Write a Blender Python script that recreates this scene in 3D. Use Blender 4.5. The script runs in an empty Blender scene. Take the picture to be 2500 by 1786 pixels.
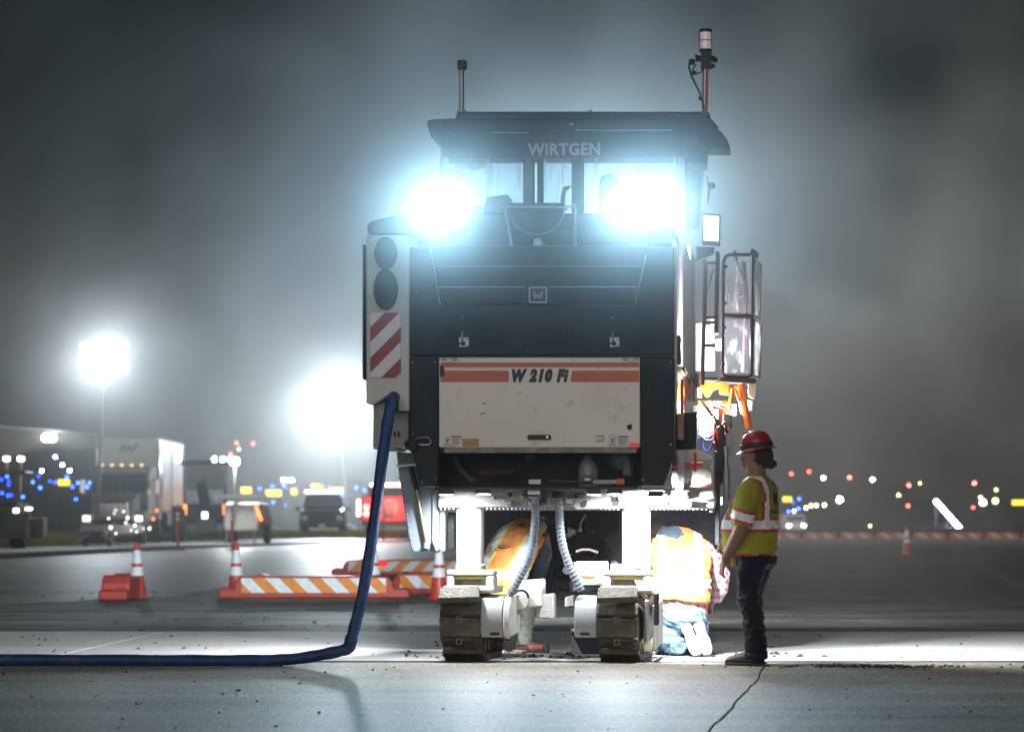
import bpy, bmesh, math, random
from mathutils import Vector, Matrix, noise
from mathutils.bvhtree import BVHTree
random.seed(11)
SC = bpy.context.scene
COL = SC.collection
R = math.radians

# ------------------------------------------------------------------ camera, sky, sun, exposure
F = 100 / 36 * 2500          # focal length in pixels of the 2500 px wide photograph
CAMZ = 1.23
cam = bpy.data.cameras.new('camera')
cam.lens = 100; cam.sensor_width = 36; cam.sensor_fit = 'HORIZONTAL'
cam.shift_y = 347 / 2500
cam.clip_start = 0.1; cam.clip_end = 3000
cam.dof.use_dof = True; cam.dof.focus_distance = 22.7; cam.dof.aperture_fstop = 2.7
co = bpy.data.objects.new('camera', cam); COL.objects.link(co)
co.location = (0, 0, CAMZ); co.rotation_euler = (R(90), 0, 0)
SC.camera = co

world = bpy.data.worlds.new('World'); SC.world = world; world.use_nodes = True
wn = world.node_tree.nodes; wl = world.node_tree.links
bg = wn['Background']
sky = wn.new('ShaderNodeTexSky'); sky.sky_type = 'NISHITA'; sky.sun_disc = False
sky.sun_elevation = R(26); sky.sun_rotation = R(205); sky.air_density = 1.2
hs = wn.new('ShaderNodeHueSaturation'); hs.inputs['Saturation'].default_value = 0.9
wl.new(sky.outputs[0], hs.inputs['Color'])
wtc = wn.new('ShaderNodeTexCoord'); wmp = wn.new('ShaderNodeMapping'); wmp.inputs['Scale'].default_value = (1.6, 1.6, 4.5)
wno = wn.new('ShaderNodeTexNoise'); wno.inputs['Scale'].default_value = 1.6; wno.inputs['Detail'].default_value = 4
wl.new(wtc.outputs['Generated'], wmp.inputs[0]); wl.new(wmp.outputs[0], wno.inputs['Vector'])
wra = wn.new('ShaderNodeMapRange'); wra.inputs[1].default_value = 0.35; wra.inputs[2].default_value = 0.7
wra.inputs[3].default_value = 0.6; wra.inputs[4].default_value = 1.5
wl.new(wno.outputs[0], wra.inputs[0])
wmx = wn.new('ShaderNodeVectorMath'); wmx.operation = 'SCALE'
wl.new(hs.outputs[0], wmx.inputs[0]); wl.new(wra.outputs[0], wmx.inputs['Scale'])
wl.new(wmx.outputs[0], bg.inputs['Color']); bg.inputs['Strength'].default_value = 0.0030

sd = bpy.data.lights.new('site_fill', 'SUN'); sd.energy = 1.0; sd.angle = R(60); sd.color = (1.0, 0.93, 0.86)  # weak sun added in place of unseen site lights behind the camera
so = bpy.data.objects.new('site_fill', sd); COL.objects.link(so)
so.rotation_euler = (R(79), 0, R(-12))

SC.view_settings.view_transform = 'Standard'; SC.view_settings.look = 'None'
SC.view_settings.exposure = 0.0; SC.view_settings.gamma = 1.0; SC.view_settings.use_curve_mapping = False
cy = SC.cycles
cy.use_denoising = True
try: cy.denoiser = 'OPENIMAGEDENOISE'
except Exception: pass
cy.use_adaptive_sampling = False
cy.volume_step_rate = 2.0; cy.volume_max_steps = 256
cy.max_bounces = 6; cy.diffuse_bounces = 2; cy.glossy_bounces = 2; cy.transmission_bounces = 4
cy.transparent_max_bounces = 10; cy.volume_bounces = 1
cy.caustics_reflective = False; cy.caustics_refractive = False
cy.sample_clamp_indirect = 4; cy.sample_clamp_direct = 0

# ------------------------------------------------------------------ helpers
def W(px, py, Y):
    """point of the place seen at photo pixel (px, py) at distance Y"""
    return Vector(((px - 1250) / F * Y, Y, CAMZ + (1240 - py) / F * Y))

RX, RY, YAW = 0.228, 22.6, R(5)
CA, SA = math.cos(YAW), math.sin(YAW)
def q(px, py, y=0.0):
    """same, in the milling machine's own coordinates at its depth y"""
    k = (px - 1250) / F
    x = (k * (RY + y * CA) - RX - y * SA) / (CA + k * SA)
    Yw = RY - x * SA + y * CA
    return Vector((x, y, CAMZ + (1240 - py) / F * Yw))

def material(name, rgb=(0.5, 0.5, 0.5), rough=0.5, metal=0.0, var=0.0, vscale=6.0, dirt=0.0, dirt_rgb=(0.05, 0.04, 0.03),
             dscale=3.0, bump=0.0, bscale=40.0, emit=None, estr=0.0, spec=0.5, alpha=1.0, coat=0.0):
    m = bpy.data.materials.new(name); m.use_nodes = True
    nt = m.node_tree; b = nt.nodes['Principled BSDF']
    b.inputs['Base Color'].default_value = (*rgb, 1); b.inputs['Roughness'].default_value = rough
    b.inputs['Metallic'].default_value = metal; b.inputs['Specular IOR Level'].default_value = spec
    b.inputs['Coat Weight'].default_value = coat
    if alpha < 1: b.inputs['Alpha'].default_value = alpha
    if emit is not None:
        b.inputs['Emission Color'].default_value = (*emit, 1); b.inputs['Emission Strength'].default_value = estr
    if var or dirt or bump:
        tc = nt.nodes.new('ShaderNodeTexCoord')
        col = None
        if var:
            n = nt.nodes.new('ShaderNodeTexNoise'); n.inputs['Scale'].default_value = vscale; n.inputs['Detail'].default_value = 6
            nt.links.new(tc.outputs['Object'], n.inputs['Vector'])
            mr = nt.nodes.new('ShaderNodeMapRange'); mr.inputs[1].default_value = 0.3; mr.inputs[2].default_value = 0.7
            mr.inputs[3].default_value = 1 - var; mr.inputs[4].default_value = 1 + var
            nt.links.new(n.outputs[0], mr.inputs[0])
            vm = nt.nodes.new('ShaderNodeVectorMath'); vm.operation = 'SCALE'; vm.inputs[0].default_value = rgb
            nt.links.new(mr.outputs[0], vm.inputs['Scale']); col = vm.outputs[0]
            ra = nt.nodes.new('ShaderNodeMapRange'); ra.inputs[3].default_value = max(0, rough - 0.12); ra.inputs[4].default_value = min(1, rough + 0.15)
            nt.links.new(n.outputs[0], ra.inputs[0]); nt.links.new(ra.outputs[0], b.inputs['Roughness'])
        if dirt:
            n2 = nt.nodes.new('ShaderNodeTexNoise'); n2.inputs['Scale'].default_value = dscale; n2.inputs['Detail'].default_value = 9
            n2.inputs['Roughness'].default_value = 0.7
            nt.links.new(tc.outputs['Object'], n2.inputs['Vector'])
            m2 = nt.nodes.new('ShaderNodeMapRange'); m2.inputs[1].default_value = 0.62 - dirt * 0.35; m2.inputs[2].default_value = 0.75
            m2.inputs[4].default_value = 0.9
            nt.links.new(n2.outputs[0], m2.inputs[0])
            mx = nt.nodes.new('ShaderNodeMix'); mx.data_type = 'RGBA'
            nt.links.new(m2.outputs[0], mx.inputs[0])
            if col is not None: nt.links.new(col, mx.inputs[6])
            else: mx.inputs[6].default_value = (*rgb, 1)
            mx.inputs[7].default_value = (*dirt_rgb, 1); col = mx.outputs[2]
        if col is not None: nt.links.new(col, b.inputs['Base Color'])
        if bump:
            n3 = nt.nodes.new('ShaderNodeTexNoise'); n3.inputs['Scale'].default_value = bscale; n3.inputs['Detail'].default_value = 5
            nt.links.new(tc.outputs['Object'], n3.inputs['Vector'])
            bp = nt.nodes.new('ShaderNodeBump'); bp.inputs['Strength'].default_value = bump; bp.inputs['Distance'].default_value = 0.02
            nt.links.new(n3.outputs[0], bp.inputs['Height']); nt.links.new(bp.outputs[0], b.inputs['Normal'])
    return m

def glow(name, rgb, strength, sample=False):
    m = bpy.data.materials.new(name); m.use_nodes = True; nt = m.node_tree
    nt.nodes.clear(); e = nt.nodes.new('ShaderNodeEmission'); o = nt.nodes.new('ShaderNodeOutputMaterial')
    e.inputs[0].default_value = (*rgb, 1); e.inputs[1].default_value = strength
    nt.links.new(e.outputs[0], o.inputs[0])
    m.cycles.emission_sampling = 'AUTO' if sample else 'NONE'
    return m

def stripes(name, c1, c2, ax, az, period, phase=0.0, rough=0.45, duty=0.5, ay=0.0, dirt=0.25):
    """diagonal printed stripes: colour by ax*x + ay*y + az*z in the object's own space"""
    m = material(name, c1, rough); nt = m.node_tree; b = nt.nodes['Principled BSDF']
    tc = nt.nodes.new('ShaderNodeTexCoord'); dp = nt.nodes.new('ShaderNodeVectorMath'); dp.operation = 'DOT_PRODUCT'
    dp.inputs[1].default_value = (ax / period, ay / period, az / period)
    nt.links.new(tc.outputs['Object'], dp.inputs[0])
    ad = nt.nodes.new('ShaderNodeMath'); ad.operation = 'ADD'; ad.inputs[1].default_value = phase + 100
    nt.links.new(dp.outputs['Value'], ad.inputs[0])
    fr = nt.nodes.new('ShaderNodeMath'); fr.operation = 'FRACT'; nt.links.new(ad.outputs[0], fr.inputs[0])
    gt = nt.nodes.new('ShaderNodeMath'); gt.operation = 'GREATER_THAN'; gt.inputs[1].default_value = duty
    nt.links.new(fr.outputs[0], gt.inputs[0])
    mx = nt.nodes.new('ShaderNodeMix'); mx.data_type = 'RGBA'; mx.inputs[6].default_value = (*c1, 1); mx.inputs[7].default_value = (*c2, 1)
    nt.links.new(gt.outputs[0], mx.inputs[0])
    n2 = nt.nodes.new('ShaderNodeTexNoise'); n2.inputs['Scale'].default_value = 9; n2.inputs['Detail'].default_value = 8
    nt.links.new(tc.outputs['Object'], n2.inputs['Vector'])
    mr = nt.nodes.new('ShaderNodeMapRange'); mr.inputs[1].default_value = 0.35; mr.inputs[2].default_value = 0.6
    mr.inputs[3].default_value = 1 - dirt; mr.inputs[4].default_value = 1
    nt.links.new(n2.outputs[0], mr.inputs[0])
    vs = nt.nodes.new('ShaderNodeVectorMath'); vs.operation = 'SCALE'
    nt.links.new(mx.outputs[2], vs.inputs[0]); nt.links.new(mr.outputs[0], vs.inputs['Scale'])
    nt.links.new(vs.outputs[0], b.inputs['Base Color'])
    return m

class MB:
    def __init__(s): s.v = []; s.f = []
    def add(s, vs, fs):
        o = len(s.v); s.v += [Vector(v) for v in vs]; s.f += [[i + o for i in f] for f in fs]; return s
    def box(s, x0, x1, y0, y1, z0, z1):
        return s.add([(x, y, z) for z in (z0, z1) for y in (y0, y1) for x in (x0, x1)],
                     [(0, 2, 3, 1), (4, 5, 7, 6), (0, 1, 5, 4), (2, 6, 7, 3), (0, 4, 6, 2), (1, 3, 7, 5)])
    def prism(s, a, b):
        """closed solid between two rings of points"""
        n = len(a)
        return s.add(list(a) + list(b), [list(range(n)), list(range(2 * n - 1, n - 1, -1))] + [[i, (i + 1) % n, n + (i + 1) % n, n + i] for i in range(n)])
    def xz(s, pts, y0, y1): return s.prism([(x, y0, z) for x, z in pts], [(x, y1, z) for x, z in pts])
    def yz(s, pts, x0, x1): return s.prism([(x0, y, z) for y, z in pts], [(x1, y, z) for y, z in pts])
    def xy(s, pts, z0, z1): return s.prism([(x, y, z0) for x, y in pts], [(x, y, z1) for x, y in pts])
    def tube(s, path, r, n=10, flat=1.0, caps=True):
        path = [Vector(p) for p in path]
        rs = r if isinstance(r, (list, tuple)) else [r] * len(path)
        t = (path[1] - path[0]).normalized()
        up = Vector((0, 0, 1)) if abs(t.z) < 0.9 else Vector((1, 0, 0))
        a = t.cross(up).normalized(); rings = []
        for i, p in enumerate(path):
            if i == 0: t = path[1] - path[0]
            elif i == len(path) - 1: t = path[-1] - path[-2]
            else: t = (path[i + 1] - p).normalized() + (p - path[i - 1]).normalized()
            t = t.normalized(); a = (a - t * a.dot(t)).normalized(); b = t.cross(a)
            rings.append([p + (a * math.cos(2 * math.pi * k / n) + b * (math.sin(2 * math.pi * k / n) * flat)) * rs[i] for k in range(n)])
        vs = [v for rg in rings for v in rg]; fs = []
        for i in range(len(rings) - 1):
            for k in range(n):
                k2 = (k + 1) % n; fs.append([i * n + k, i * n + k2, (i + 1) * n + k2, (i + 1) * n + k])
        if caps: fs += [list(range(n - 1, -1, -1)), [(len(rings) - 1) * n + k for k in range(n)]]
        return s.add(vs, fs)
    def cyl(s, p0, p1, r, n=16, r2=None): return s.tube([p0, p1], [r, r if r2 is None else r2], n)
    def ball(s, c, rx, ry=None, rz=None, nu=14, nv=9):
        ry = rx if ry is None else ry; rz = rx if rz is None else rz; c = Vector(c)
        vs = [c + Vector((0, 0, rz))]
        for j in range(1, nv):
            th = math.pi * j / nv
            for k in range(nu):
                ph = 2 * math.pi * k / nu
                vs.append(c + Vector((rx * math.sin(th) * math.cos(ph), ry * math.sin(th) * math.sin(ph), rz * math.cos(th))))
        vs.append(c - Vector((0, 0, rz))); fs = [[0, 1 + k, 1 + (k + 1) % nu] for k in range(nu)]
        for j in range(nv - 2):
            for k in range(nu):
                a = 1 + j * nu + k; b = 1 + j * nu + (k + 1) % nu; fs.append([a, a + nu, b + nu, b])
        l = len(vs) - 1; o = 1 + (nv - 2) * nu
        fs += [[l, o + (k + 1) % nu, o + k] for k in range(nu)]
        return s.add(vs, fs)
    def lathe(s, prof, c=(0, 0, 0), n=20):
        c = Vector(c); vs = []; fs = []
        for r, z in prof:
            for k in range(n):
                a = 2 * math.pi * k / n; vs.append(c + Vector((r * math.cos(a), r * math.sin(a), z)))
        m = len(prof)
        for i in range(m - 1):
            for k in range(n):
                k2 = (k + 1) % n; fs.append([i * n + k, i * n + k2, (i + 1) * n + k2, (i + 1) * n + k])
        fs += [list(range(n - 1, -1, -1)), [(m - 1) * n + k for k in range(n)]]
        return s.add(vs, fs)
    def loft(s, rings, n=16):
        """rings: (centre, rx vector, ry vector)"""
        vs = []
        for c, a, b in rings:
            c, a, b = Vector(c), Vector(a), Vector(b)
            vs += [c + a * math.cos(2 * math.pi * k / n) + b * math.sin(2 * math.pi * k / n) for k in range(n)]
        m = len(rings); fs = []
        for i in range(m - 1):
            for k in range(n):
                k2 = (k + 1) % n; fs.append([i * n + k, i * n + k2, (i + 1) * n + k2, (i + 1) * n + k])
        fs += [list(range(n - 1, -1, -1)), [(m - 1) * n + k for k in range(n)]]
        return s.add(vs, fs)
    def move(s, M):
        s.v = [M @ v for v in s.v]; return s
    def mesh(s, name):
        me = bpy.data.meshes.new(name); bm = bmesh.new()
        vv = [bm.verts.new(v) for v in s.v]
        for f in s.f:
            try: bm.faces.new([vv[i] for i in f])
            except Exception: pass
        bmesh.ops.recalc_face_normals(bm, faces=bm.faces[:]); bm.to_mesh(me); bm.free(); return me
    def build(s, name, mat, parent=None, smooth=False, bevel=0.0, seg=1):
        me = s.mesh(name); me.materials.append(mat)
        o = bpy.data.objects.new(name, me); COL.objects.link(o); o.parent = parent
        if smooth: me.shade_smooth(); me.set_sharp_from_angle(angle=R(42))
        if bevel:
            b = o.modifiers.new('bevel', 'BEVEL'); b.width = bevel; b.segments = seg; b.limit_method = 'ANGLE'; b.angle_limit = R(40)
        return o

def tag(o, label=None, cat=None, group=None, kind=None):
    if label: o['label'] = label
    if cat: o['category'] = cat
    if group: o['group'] = group
    if kind: o['kind'] = kind
    return o
def empty(name, loc=(0, 0, 0), rz=0.0, label=None, cat=None, group=None):
    o = bpy.data.objects.new(name, None); COL.objects.link(o); o.empty_display_size = 0.2
    o.location = loc; o.rotation_euler = (0, 0, rz); return tag(o, label, cat, group)
def dup(root, loc=None, rz=None, label=None, parent=None):
    c = root.copy(); COL.objects.link(c); c.parent = parent
    if loc is not None: c.location = loc
    if rz is not None: c.rotation_euler = (0, 0, rz)
    if label: c['label'] = label
    for ch in [o for o in COL.objects if o.parent is root]: dup(ch, parent=c)
    return c
def rod(px_pts, y, r):    # pixel path in machine space -> points
    return [q(a, b, y) for a, b in px_pts]
def lettering(s, size, M, mat, parent, shear=0.0, bold=0.0, extrude=0.002, wide=1.0, name='lettering', space=1.0, bvh=None, off=0.004):
    cu = bpy.data.curves.new('lettering', 'FONT'); cu.body = s; cu.size = size; cu.shear = shear; cu.offset = bold
    cu.space_character = space; cu.extrude = 0 if bvh else extrude; cu.align_x = 'CENTER'; cu.align_y = 'CENTER'; cu.resolution_u = 3
    t = bpy.data.objects.new('tmp', cu); COL.objects.link(t)
    bpy.context.view_layer.update()
    me = bpy.data.meshes.new_from_object(t.evaluated_get(bpy.context.evaluated_depsgraph_get()))
    bpy.data.objects.remove(t); bpy.data.curves.remove(cu)
    me.transform(M @ Matrix.Diagonal((wide, 1, 1, 1)))
    if bvh:
        d = (M.to_3x3() @ Vector((0, 0, -1))).normalized()
        bm = bmesh.new(); bm.from_mesh(me); bmesh.ops.subdivide_edges(bm, edges=[e for e in bm.edges if e.calc_length() > 0.03], cuts=2); bm.to_mesh(me); bm.free()
        for v in me.vertices:
            h = bvh.ray_cast(v.co - d * 0.6, d)
            if h[0] is not None: v.co = h[0] - d * off
    me.materials.clear(); me.materials.append(mat)
    o = bpy.data.objects.new(name, me); COL.objects.link(o); o.parent = parent; return o
def facing(p, scale=1.0):   # text plane that faces -Y, upright
    return Matrix.Translation(p) @ Matrix.Rotation(R(90), 4, 'X') @ Matrix.Diagonal((scale, scale, scale, 1))
def fused(name, mb, mat, parent, voxel=0.008, smooth=3, wr=0.0, ws=9.0, sub=False):
    """join overlapping closed shapes into one continuous surface; wr = fabric wrinkle depth"""
    me = mb.mesh(name); o = bpy.data.objects.new(name, me); COL.objects.link(o)
    m = o.modifiers.new('r', 'REMESH'); m.mode = 'VOXEL'; m.voxel_size = voxel
    s = o.modifiers.new('s', 'SMOOTH'); s.factor = 0.5; s.iterations = smooth
    bpy.context.view_layer.update()
    me2 = bpy.data.meshes.new_from_object(o.evaluated_get(bpy.context.evaluated_depsgraph_get()))
    bpy.data.objects.remove(o); bpy.data.meshes.remove(me)
    if wr:
        vn = [v.normal.copy() for v in me2.vertices]
        for v, n in zip(me2.vertices, vn):
            p = v.co
            a = noise.noise(Vector((p.x * ws, p.y * ws, p.z * ws * 2.2)))
            b = noise.noise(Vector((p.x * ws * 2.3 + 5, p.y * ws * 2.3, p.z * ws * 1.5 + 3 * p.x * ws)))
            v.co = p + n * wr * ((1 - abs(a) * 2.4) * 0.7 + b * 0.6)
    me2.materials.clear(); me2.materials.append(mat); me2.name = name; me2.shade_smooth()
    o = bpy.data.objects.new(name, me2); COL.objects.link(o); o.parent = parent; return o
def band(src, pred, name, mat, parent, off=0.004):
    """a strip sewn on a garment: the garment's own faces where pred holds, set proud"""
    me = src.data; vs = {}; V = []; Fs = []
    for p in me.polygons:
        if pred(p.center, p.normal):
            f = []
            for i in p.vertices:
                if i not in vs: vs[i] = len(V); V.append(me.vertices[i].co + me.vertices[i].normal * off)
                f.append(vs[i])
            Fs.append(f)
    m2 = bpy.data.meshes.new(name); m2.from_pydata(V, [], Fs); m2.materials.append(mat); m2.shade_smooth()
    o = bpy.data.objects.new(name, m2); COL.objects.link(o); o.parent = parent; return o
def lamp(kind, name, loc, energy, color, parent=None, aim=None, cone=120, blend=0.6, radius=0.05):
    l = bpy.data.lights.new(name, kind); l.energy = energy; l.color = color; l.shadow_soft_size = radius
    if kind == 'SPOT': l.spot_size = R(cone); l.spot_blend = blend
    o = bpy.data.objects.new(name, l); COL.objects.link(o); o.location = loc; o.parent = parent
    if aim is not None: o.rotation_euler = (Vector(aim) - Vector(loc)).to_track_quat('-Z', 'Y').to_euler()
    return o

# ------------------------------------------------------------------ shared materials
BLACK = material('black_paint', (0.012, 0.016, 0.021), 0.5, spec=0.22, var=0.35, vscale=2, bump=0.15, bscale=120, dirt=0.3, dirt_rgb=(0.045, 0.045, 0.042), dscale=2.2)
DARK = material('dark_metal', (0.02, 0.021, 0.024), 0.5, 0.1, spec=0.3, var=0.3, bump=0.2)
RUBBER = material('black_rubber', (0.015, 0.015, 0.016), 0.6)
STEEL = material('worn_steel', (0.35, 0.36, 0.37), 0.38, 0.8, var=0.2, dirt=0.3, dirt_rgb=(0.08, 0.06, 0.04))
CHROME = material('chrome', (0.7, 0.7, 0.72), 0.15, 1.0)
BEIGE = material('beige_paint', (0.74, 0.69, 0.62), 0.5, var=0.1, vscale=1.5, dirt=0.1, dirt_rgb=(0.42, 0.37, 0.31), dscale=9, bump=0.05)
GREYP = material('light_grey_paint', (0.56, 0.56, 0.52), 0.5, var=0.1, vscale=2, dirt=0.2, dirt_rgb=(0.2, 0.18, 0.15), dscale=2.5)
WHITEP = material('dirty_white_paint', (0.58, 0.57, 0.54), 0.45, var=0.08, dirt=0.38, dirt_rgb=(0.2, 0.17, 0.12), dscale=6, bump=0.1)
FRAMEW = material('greasy_white_steel', (0.42, 0.4, 0.37), 0.5, var=0.12, dirt=0.75, dirt_rgb=(0.13, 0.1, 0.07), dscale=9, bump=0.4, bscale=60)
ORANGE = material('machine_orange_paint', (0.75, 0.2, 0.02), 0.4, var=0.12, dirt=0.25)
REDP = material('red_paint', (0.55, 0.03, 0.025), 0.4, var=0.1, dirt=0.2)
TERRA = material('terracotta_stripe', (0.5, 0.115, 0.07), 0.5, var=0.1)
WHITE = material('white_reflective', (0.8, 0.8, 0.82), 0.4)
REDR = material('red_reflective', (0.5, 0.015, 0.02), 0.35)
DEEPRED = material('deep_red_print', (0.26, 0.025, 0.04), 0.45)
INK = material('black_ink', (0.012, 0.014, 0.02), 0.5)
YELP = material('brass_yellow_paint', (0.5, 0.36, 0.08), 0.4, 0.3, dirt=0.3)
def glassmat(name, tint=(0.8, 0.9, 0.95), dust=0.12, scale=(3, 3, 0.5)):
    m = bpy.data.materials.new(name); m.use_nodes = True; nt = m.node_tree; nt.nodes.clear()
    o = nt.nodes.new('ShaderNodeOutputMaterial'); t = nt.nodes.new('ShaderNodeBsdfTransparent'); t.inputs[0].default_value = (*tint, 1)
    g = nt.nodes.new('ShaderNodeBsdfGlossy'); g.inputs['Roughness'].default_value = 0.12
    d = nt.nodes.new('ShaderNodeBsdfDiffuse'); d.inputs[0].default_value = (0.75, 0.78, 0.8, 1)
    tl = nt.nodes.new('ShaderNodeBsdfTranslucent'); tl.inputs[0].default_value = (0.75, 0.78, 0.8, 1)
    dd = nt.nodes.new('ShaderNodeMixShader'); nt.links.new(d.outputs[0], dd.inputs[1]); nt.links.new(tl.outputs[0], dd.inputs[2])
    fr = nt.nodes.new('ShaderNodeFresnel'); a = nt.nodes.new('ShaderNodeMixShader'); b = nt.nodes.new('ShaderNodeMixShader')
    nt.links.new(fr.outputs[0], a.inputs[0]); nt.links.new(t.outputs[0], a.inputs[1]); nt.links.new(g.outputs[0], a.inputs[2])
    tc = nt.nodes.new('ShaderNodeTexCoord'); mp = nt.nodes.new('ShaderNodeMapping'); mp.inputs['Scale'].default_value = scale
    n = nt.nodes.new('ShaderNodeTexNoise'); n.inputs['Scale'].default_value = 5; n.inputs['Detail'].default_value = 6
    nt.links.new(tc.outputs['Object'], mp.inputs[0]); nt.links.new(mp.outputs[0], n.inputs['Vector'])
    mr = nt.nodes.new('ShaderNodeMapRange'); mr.inputs[1].default_value = 0.52; mr.inputs[2].default_value = 0.68
    mr.inputs[3].default_value = dust * 0.25; mr.inputs[4].default_value = min(0.9, dust * 3.5)
    nt.links.new(n.outputs[0], mr.inputs[0]); nt.links.new(mr.outputs[0], b.inputs[0])
    nt.links.new(a.outputs[0], b.inputs[1]); nt.links.new(dd.outputs[0], b.inputs[2]); nt.links.new(b.outputs[0], o.inputs[0])
    return m
GLASS = glassmat('streaked_cab_glass', dust=0.1, scale=(6, 3, 0.55))
CLEAR = glassmat('clear_plastic_panel', (0.93, 0.93, 0.96), 0.2, (2.5, 2.5, .8))
CARGLASS = material('dark_vehicle_glass', (0.02, 0.03, 0.035), 0.08, coat=0.5)
LAMPW = glow('cool_white_lamp_face', (0.85, 0.94, 1.0), 60)
REAR_E = 5600; PUFF = 0.95; BACKD = 0.07; TOW1 = 1900; TOW2 = 32000; BELOW = 0.8
# ------------------------------------------------------------------ air
hz = MB().box(-130, 130, -6, 430, -1.6, 13.5).build('haze', bpy.data.materials.new('night_haze'))
tag(hz, kind='stuff'); hm = hz.data.materials[0]; hm.use_nodes = True; hm.node_tree.nodes.clear()
ho = hm.node_tree.nodes.new('ShaderNodeOutputMaterial'); hv = hm.node_tree.nodes.new('ShaderNodeVolumePrincipled')
hv.inputs['Color'].default_value = (0.9, 0.94, 0.97, 1); hv.inputs['Density'].default_value = 0.0007
hv.inputs['Anisotropy'].default_value = 0.4
hm.node_tree.links.new(hv.outputs[0], ho.inputs['Volume'])

# ------------------------------------------------------------------ ground
def ground_mat(name, c1, c2, scale=(1, 1, 1), rough=0.7, bump=0.3, bs=60, speck=0.0, speckc=(0.8, 0.8, 0.8), spread=0.5, coarse=0.5, ns=0.6, crumbs=0.0):
    m = bpy.data.materials.new(name); m.use_nodes = True; nt = m.node_tree; b = nt.nodes['Principled BSDF']
    tc = nt.nodes.new('ShaderNodeTexCoord'); mp = nt.nodes.new('ShaderNodeMapping'); mp.inputs['Scale'].default_value = scale
    nt.links.new(tc.outputs['Object'], mp.inputs[0])
    n = nt.nodes.new('ShaderNodeTexNoise'); n.inputs['Scale'].default_value = ns; n.inputs['Detail'].default_value = 10; n.inputs['Roughness'].default_value = 0.68
    nt.links.new(mp.outputs[0], n.inputs['Vector'])
    mr = nt.nodes.new('ShaderNodeMapRange'); mr.inputs[1].default_value = 0.5 - spread * 0.3; mr.inputs[2].default_value = 0.5 + spread * 0.3
    nt.links.new(n.outputs[0], mr.inputs[0])
    mx = nt.nodes.new('ShaderNodeMix'); mx.data_type = 'RGBA'; mx.inputs[6].default_value = (*c1, 1); mx.inputs[7].default_value = (*c2, 1)
    nt.links.new(mr.outputs[0], mx.inputs[0]); col = mx.outputs[2]
    if coarse > .8:
        mp2 = nt.nodes.new('ShaderNodeMapping'); mp2.inputs['Scale'].default_value = (.12, 1.1, 1); mp2.inputs['Rotation'].default_value = (0, 0, .12)
        nt.links.new(tc.outputs['Object'], mp2.inputs[0]); st_n = nt.nodes.new('ShaderNodeTexNoise'); st_n.inputs['Scale'].default_value = 1.4; st_n.inputs['Detail'].default_value = 7
        st_n.inputs['Roughness'].default_value = .75; nt.links.new(mp2.outputs[0], st_n.inputs['Vector'])
        sm_ = nt.nodes.new('ShaderNodeMapRange'); sm_.inputs[1].default_value = .35; sm_.inputs[2].default_value = .6; sm_.inputs[3].default_value = .62; sm_.inputs[4].default_value = 1.08
        nt.links.new(st_n.outputs[0], sm_.inputs[0]); sv = nt.nodes.new('ShaderNodeVectorMath'); sv.operation = 'SCALE'
        nt.links.new(col, sv.inputs[0]); nt.links.new(sm_.outputs[0], sv.inputs['Scale']); col = sv.outputs[0]
    # coarse grain of the aggregate
    g = nt.nodes.new('ShaderNodeTexNoise'); g.inputs['Scale'].default_value = 28; g.inputs['Detail'].default_value = 8; g.inputs['Roughness'].default_value = 0.8
    nt.links.new(tc.outputs['Object'], g.inputs['Vector'])
    gr = nt.nodes.new('ShaderNodeMapRange'); gr.inputs[1].default_value = 0.35; gr.inputs[2].default_value = 0.65
    gr.inputs[3].default_value = 1 - coarse; gr.inputs[4].default_value = 1 + coarse * 0.7
    nt.links.new(g.outputs[0], gr.inputs[0])
    vs = nt.nodes.new('ShaderNodeVectorMath'); vs.operation = 'SCALE'; nt.links.new(col, vs.inputs[0]); nt.links.new(gr.outputs[0], vs.inputs['Scale']); col = vs.outputs[0]
    if speck:  # pale aggregate specks, partly painted in place of fine glints
        v = nt.nodes.new('ShaderNodeTexVoronoi'); v.inputs['Scale'].default_value = 42; v.feature = 'F1'
        nt.links.new(tc.outputs['Object'], v.inputs['Vector'])
        sep = nt.nodes.new('ShaderNodeSeparateColor'); nt.links.new(v.outputs['Color'], sep.inputs[0])
        gt = nt.nodes.new('ShaderNodeMath'); gt.operation = 'GREATER_THAN'; gt.inputs[1].default_value = 1 - speck; nt.links.new(sep.outputs[0], gt.inputs[0])
        lt = nt.nodes.new('ShaderNodeMath'); lt.operation = 'LESS_THAN'; lt.inputs[1].default_value = 0.45; nt.links.new(v.outputs['Distance'], lt.inputs[0])
        mu = nt.nodes.new('ShaderNodeMath'); mu.operation = 'MULTIPLY'; nt.links.new(gt.outputs[0], mu.inputs[0]); nt.links.new(lt.outputs[0], mu.inputs[1])
        m3 = nt.nodes.new('ShaderNodeMix'); m3.data_type = 'RGBA'; nt.links.new(mu.outputs[0], m3.inputs[0]); nt.links.new(col, m3.inputs[6]); m3.inputs[7].default_value = (*speckc, 1); col = m3.outputs[2]
    if crumbs:
        v = nt.nodes.new('ShaderNodeTexNoise'); v.inputs['Scale'].default_value = 14; v.inputs['Detail'].default_value = 3
        nt.links.new(tc.outputs['Object'], v.inputs['Vector'])
        c = nt.nodes.new('ShaderNodeMapRange'); c.inputs[1].default_value = 0.73 - crumbs; c.inputs[2].default_value = 0.75 - crumbs
        nt.links.new(v.outputs[0], c.inputs[0])
        m3 = nt.nodes.new('ShaderNodeMix'); m3.data_type = 'RGBA'; nt.links.new(c.outputs[0], m3.inputs[0]); nt.links.new(col, m3.inputs[6]); m3.inputs[7].default_value = (0.03, 0.03, 0.035, 1); col = m3.outputs[2]
    nt.links.new(col, b.inputs['Base Color'])
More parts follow.
